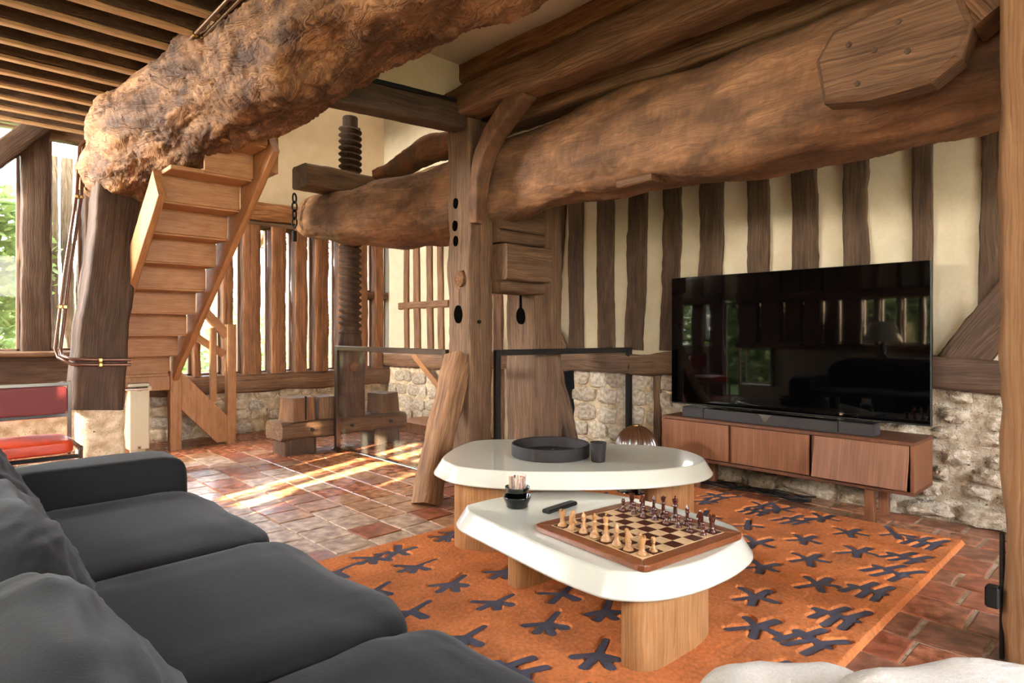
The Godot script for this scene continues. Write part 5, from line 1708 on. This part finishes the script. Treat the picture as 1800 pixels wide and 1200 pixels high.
func make_chess() -> void:
	var mid := G(1.405, 1.985, 0.3302)
	var R := Basis(Vector3.UP, deg_to_rad(-6.0))
	var half := 0.281
	var sq := 0.0565
	var b := thing("chessboard", "large wooden chessboard with a brown frame on the low white table", "chessboard", mid)
	b.basis = R
	var f := 0.226
	for k in 4:
		var B := Basis(Vector3.UP, PI / 2.0 * k)
		var c := 0.028
		var mb := MB.new()
		mb.prism(PackedVector2Array([Vector2(-f - 0.0005, f + 0.003), Vector2(f + 0.0005, f + 0.003), Vector2(half - c * 0.3, half - c * 0.3), Vector2(half - c, half), Vector2(-half + c, half), Vector2(-half + c * 0.3, half - c * 0.3)]), 0.0, 0.022, 0.003)
		put("frame_rail", mb, mats.board_wood, b, Transform3D(B, Vector3.ZERO))
		mb = MB.new()
		mb.box(Vector3(0, 0.0165, f + 0.0012), Vector3(f * 2.0 + 0.004, 0.011, 0.0034), 0.0)
		put("inlay", mb, mats.maple, b, Transform3D(B, Vector3.ZERO))
	var core := MB.new()
	core.box(Vector3(0, 0.0095, 0), Vector3(f * 2.0, 0.013, f * 2.0), 0.0)
	put("core", core, mats.board_wood, b)
	var counts := {}
	var sm := MB.new()
	sm.box(Vector3.ZERO, Vector3(sq - 0.0004, 0.006, sq - 0.0004), 0.0004)
	var sqm := sm.mesh()
	# files run away from the sofa corner (local x = v), ranks from the light side (local x)
	for i in 8:
		for j in 8:
			piece("square", sqm, mats.maple if (i + j) % 2 == 1 else mats.rosewood, b, Transform3D(Basis.IDENTITY, Vector3((i - 3.5) * sq, 0.0185, (j - 3.5) * sq)), counts)
	# pieces, turned on a lathe
	var base := [Vector2(0, 0), Vector2(1.0, 0), Vector2(1.03, 0.03), Vector2(1.0, 0.07), Vector2(0.86, 0.10), Vector2(0.88, 0.13), Vector2(0.80, 0.17), Vector2(0.55, 0.22)]
	var profs := {
		"pawn": [0.0145, 0.050, [Vector2(0.36, 0.42), Vector2(0.33, 0.55), Vector2(0.58, 0.60), Vector2(0.56, 0.64), Vector2(0.38, 0.67), Vector2(0.55, 0.75), Vector2(0.58, 0.84), Vector2(0.45, 0.95), Vector2(0, 1.0)]],
		"rook": [0.0175, 0.058, [Vector2(0.52, 0.40), Vector2(0.48, 0.62), Vector2(0.62, 0.68), Vector2(0.60, 0.72), Vector2(0.68, 0.76), Vector2(0.72, 0.98), Vector2(0.68, 1.0), Vector2(0.50, 1.0), Vector2(0.48, 0.93), Vector2(0, 0.92)]],
		"bishop": [0.0175, 0.078, [Vector2(0.38, 0.35), Vector2(0.32, 0.55), Vector2(0.52, 0.60), Vector2(0.50, 0.63), Vector2(0.34, 0.65), Vector2(0.46, 0.73), Vector2(0.44, 0.81), Vector2(0.26, 0.90), Vector2(0.14, 0.94), Vector2(0.17, 0.97), Vector2(0, 1.0)]],
		"queen": [0.019, 0.088, [Vector2(0.40, 0.34), Vector2(0.32, 0.58), Vector2(0.54, 0.63), Vector2(0.52, 0.66), Vector2(0.36, 0.69), Vector2(0.42, 0.78), Vector2(0.62, 0.91), Vector2(0.58, 0.93), Vector2(0.34, 0.93), Vector2(0.17, 0.95), Vector2(0.17, 0.98), Vector2(0, 1.0)]],
		"king": [0.0195, 0.098, [Vector2(0.42, 0.32), Vector2(0.34, 0.55), Vector2(0.56, 0.60), Vector2(0.54, 0.63), Vector2(0.38, 0.66), Vector2(0.44, 0.74), Vector2(0.58, 0.86), Vector2(0.52, 0.89), Vector2(0.2, 0.91), Vector2(0.12, 0.925), Vector2(0, 0.93)]],
		"knight": [0.0175, 0.028, [Vector2(0.62, 0.8), Vector2(0.55, 1.0), Vector2(0, 1.0)]],
	}
	var shapes := {}
	for called in profs:
		var q = profs[called]
		var mb := MB.new()
		var pr := PackedVector2Array()
		var squash: float = 1.0
		for e: Vector2 in base:
			pr.append(Vector2(e.x * q[0], e.y * (q[1] if called != "knight" else 0.065) * squash))
		for e: Vector2 in q[2]:
			pr.append(Vector2(e.x * q[0], e.y * q[1]))
		mb.lathe(pr, 24)
		if called == "king":
			mb.box(Vector3(0, 0.0945, 0), Vector3(0.003, 0.012, 0.003), 0.0005)
			mb.box(Vector3(0, 0.0955, 0), Vector3(0.009, 0.003, 0.003), 0.0005)
		elif called == "rook":
			for k in 6:
				var a := TAU * k / 6.0
				mb.box(Vector3(cos(a) * 0.0105, 0.060, sin(a) * 0.0105), Vector3(0.004, 0.006, 0.006), 0.0005, Basis(Vector3.UP, -a))
		elif called == "knight":
			var head := PackedVector2Array([Vector2(-0.010, 0.024), Vector2(-0.0115, 0.040), Vector2(-0.009, 0.054), Vector2(-0.002, 0.064), Vector2(0.001, 0.069), Vector2(0.003, 0.063), Vector2(0.010, 0.056), Vector2(0.0175, 0.046), Vector2(0.0165, 0.041), Vector2(0.012, 0.040), Vector2(0.005, 0.045), Vector2(0.006, 0.037), Vector2(0.0105, 0.030), Vector2(0.0105, 0.024)])
			mb.prism(head, -0.0065, 0.0065, 0.0022, Transform3D(Basis(Vector3(1, 0, 0), Vector3(0, 0, 1), Vector3(0, 1, 0)), Vector3.ZERO))
		shapes[called] = mb.mesh()
	var order := ["rook", "knight", "bishop", "queen", "king", "bishop", "knight", "rook"]
	var places := ["at the board's left corner", "second from the left corner", "third from the left corner", "fourth from the left corner", "fifth from the left corner", "third from the front corner", "second from the front corner", "at the board's front corner"]
	var dplaces := ["at the board's far corner", "second from the far corner", "third from the far corner", "fourth from the far corner", "fifth from the far corner", "third from the right corner", "second from the right corner", "at the board's right corner"]
	for side in 2:
		var wood: String = ["light", "dark"][side]
		for j in 8:
			for row in 2:
				var kind: String = order[j] if row == 0 else "pawn"
				var i: int = [row, 7 - row][side]
				# j counts from the far end of u towards the camera
				var loc := Vector3((i - 3.5) * sq, 0.0216, (j - 3.5) * sq) + Vector3(rng.randf_range(-1, 1), 0, rng.randf_range(-1, 1)) * 0.004
				var X := Transform3D(R * Basis(Vector3.UP, (0.0 if side == 0 else PI) + rng.randf_range(-0.4, 0.4)), mid + R * loc)
				var where: String = (places if side == 0 else dplaces)[j]
				var label: String
				if row == 0:
					label = "%s wooden chess %s %s, in the back row" % [wood, kind, where]
				else:
					label = "%s wooden chess pawn standing before the %s %s" % [wood, order[j], where]
				tag(put("chess_" + kind, shapes[kind], mats.boxwood if side == 0 else mats.darkpiece, null, X), label, "chess piece", "%s chess pieces" % wood)


# ---------------------------------------------------------------- outdoors
func leaf_mesh() -> ArrayMesh:
	var mb := MB.new()
	var p := [Vector3(0, 0, 0), Vector3(0.35, 0.08, 0.3), Vector3(0.45, 0.02, 0.62), Vector3(0, -0.05, 1.0), Vector3(-0.45, 0.02, 0.62), Vector3(-0.35, 0.08, 0.3)]
	for k in 4:
		mb.tri(p[0], p[k + 1], p[k + 2], Vector3(0, -5, 0))
	return mb.mesh()


func foliage(parent: Node, shape: Callable, count: int, size: float, k: int, leaf: Mesh, r: RandomNumberGenerator) -> void:
	var mm := MultiMesh.new()
	mm.transform_format = MultiMesh.TRANSFORM_3D
	mm.mesh = leaf
	mm.instance_count = count
	for i in count:
		var at: Vector3 = shape.call(r)
		var s := size * r.randf_range(0.6, 1.3)
		mm.set_instance_transform(i, Transform3D(Basis.from_euler(Vector3(r.randf_range(-1.2, 0.8), r.randf() * TAU, r.randf_range(-0.7, 0.7))) * Basis.from_scale(Vector3(s, s, s)), at))
	var o := MultiMeshInstance3D.new()
	o.name = "foliage"
	o.multimesh = mm
	o.material_override = mats["leaf%d" % k]
	o.set_meta("kind", "stuff")
	parent.add_child(o, true)


func make_outdoors() -> void:
	var g := slab("ground", -40.0, 60.0, -40.0, 40.0, -0.5, -0.18, mats.lawn)
	tag(g, "green lawn around the barn outside the windows", "lawn", "", "structure")
	var r := RandomNumberGenerator.new()
	r.seed = 5
	var leaf := leaf_mesh()
	# shrubs and trees beyond the far wall
	var rows := [[12.0, -1.2, 3.2, 1.5, 0], [15.0, 1.0, 2.2, 1.6, 1], [14.5, 3.6, 1.5, 1.2, 0], [15.5, 5.6, 1.6, 1.3, 1], [20.5, 4.0, 2.4, 1.9, 2], [18.0, 9.2, 2.4, 1.7, 0], [17.0, -3.0, 6.5, 3.0, 1], [26.0, 7.8, 3.2, 2.4, 1], [20.0, 13.6, 5.0, 2.6, 0], [12.0, 7.2, 1.8, 1.1, 2], [9.6, 0.2, 1.3, 0.8, 2]]
	var said := ["tall leafy shrub outside the window left of the leaning post", "green shrub on the lawn outside, in line with the staircase", "low green shrub outside, right of the staircase newel", "green shrub outside behind the press screw", "pale shrub farther off behind the low one", "bushy shrub outside, right beyond the screw", "big dark tree far off to the left outside", "tree far off outside behind the screw", "tall tree far off outside to the right", "small pale shrub outside near the room's far corner", "small pale bush outside below the left window"]
	for k in rows.size():
		var q = rows[k]
		var t := thing("shrub" if q[2] < 3.5 else "tree", said[k], "shrub" if q[2] < 3.5 else "tree", G(q[0], q[1], -0.18), "shrubs and trees outside")
		var H: float = q[2]
		var W: float = q[3]
		put("trunk", timber(H * 0.7, 0.05 * W, 0.05 * W, 1400 + k, 0.01, 0.01, 0.4), mats.bark, t)
		foliage(t, func(rr: RandomNumberGenerator) -> Vector3:
			var a := rr.randf() * TAU
			var y := rr.randf()
			var rad := W * sqrt(rr.randf_range(0.25, 1.0)) * (0.45 + 0.55 * sin(PI * clampf(y * 0.9 + 0.12, 0.0, 1.0)))
			return Vector3(cos(a) * rad, 0.1 + y * (H - 0.1), sin(a) * rad), int(1500 * W), 0.10 + 0.03 * W, q[4], leaf, r)
	# hedge and shrubs seen in the dark screen, beyond the long wall
	for k in 4:
		var t := thing("hedge_shrub", ["dark hedge shrub beyond the long wall, mirrored at the left of the screen", "hedge shrub beyond the long wall, second from the far end", "hedge shrub beyond the long wall, third from the far end", "hedge shrub beyond the long wall, nearest to the camera"][k], "shrub", G(8.0 - k * 1.5, -6.5, -0.18), "hedge beyond the long wall")
		put("trunk", timber(1.4, 0.08, 0.08, 1450 + k, 0.01, 0.01, 0.4), mats.bark, t)
		foliage(t, func(rr: RandomNumberGenerator) -> Vector3: return Vector3(rr.randf_range(-0.8, 0.8), rr.randf() * 2.9, rr.randf_range(-1.3, 1.3)), 5200, 0.15, 1, leaf, r)
	var bt := thing("tree", "tall unseen tree added beyond the long wall behind the sofa to shade its upper panes", "tree", G(4.1, -7.2, -0.18), "hedge beyond the long wall")  # added out of view to shade the upper panes from the sun
	put("trunk", timber(4.0, 0.22, 0.22, 1460, 0.01, 0.02, 0.5), mats.bark, bt)
	foliage(bt, func(rr: RandomNumberGenerator) -> Vector3: return Vector3(rr.randf_range(-0.9, 0.9), 1.2 + rr.randf() * 4.4, rr.randf_range(-1.3, 1.3)), 9000, 0.17, 1, leaf, r)
	var gw := slab("sun_block_wall", -4.5, 1.55, -3.75, -3.5, -0.2, 3.7, mats.limewash)  # unseen wall added to block the sun from the near panes
	tag(gw, "pale unseen wall added outside to keep the sun off the near part of the long wall", "wall", "", "structure")
	# ivy on a weathered fence just outside the left window
	var vine := thing("ivy", "light green leafy ivy climbing outside the window left of the leaning post", "ivy", G(8.0, 0.55, -0.18))
	put("stem", timber(2.6, 0.05, 0.05, 1470, 0.03, 0.01), mats.bark, vine)
	foliage(vine, func(rr: RandomNumberGenerator) -> Vector3:
		var y := rr.randf() * 2.75
		return Vector3(rr.randf_range(-0.9, 0.36) + 0.1 * sin(y * 4.0), y, rr.randf_range(-0.3, 0.3)), 4200, 0.12, 2, leaf, r)
	for k in 3:
		var pl := post("weathered_post", G(7.9 + 0.05 * k, 1.02 + 0.13 * k, -0.18), G(7.9, 1.0 + 0.13 * k, 2.9), 0.10, 0.05, mats.bark, null, 1480 + k, 0.008)
		tag(pl, ["weathered grey board outside the left window, nearest the ivy", "weathered grey board outside the left window, middle of three", "weathered grey board outside the left window, nearest the leaning post"][k], "board", "weathered boards outside the left window")
	# the eave over the far windows: boards on rafters
	var ev := thing("eave", "overhanging eave of pale boards on rafters outside the far windows", "eave", G(7.6, 2.5, 2.4), "", "structure")
	var o := ev.position
	for k in 8:
		var mb := MB.new()
		mb.box(Vector3.ZERO, Vector3(3.4, 0.02, 0.135), 0.002)
		put("board", mb, mats["stair%d" % (k % 4)], ev, Transform3D(Basis(Vector3.RIGHT, 0.42), G(7.25 + k * 0.13, 3.3, 2.62 - k * 0.058) - o))
	for k in 5:
		post("rafter", G(7.16, 1.7 + k * 0.72, 2.58) - o, G(8.3, 1.7 + k * 0.72, 2.08) - o, 0.07, 0.10, mats["stair%d" % (k % 4)], ev, 1500 + k, 0.003)
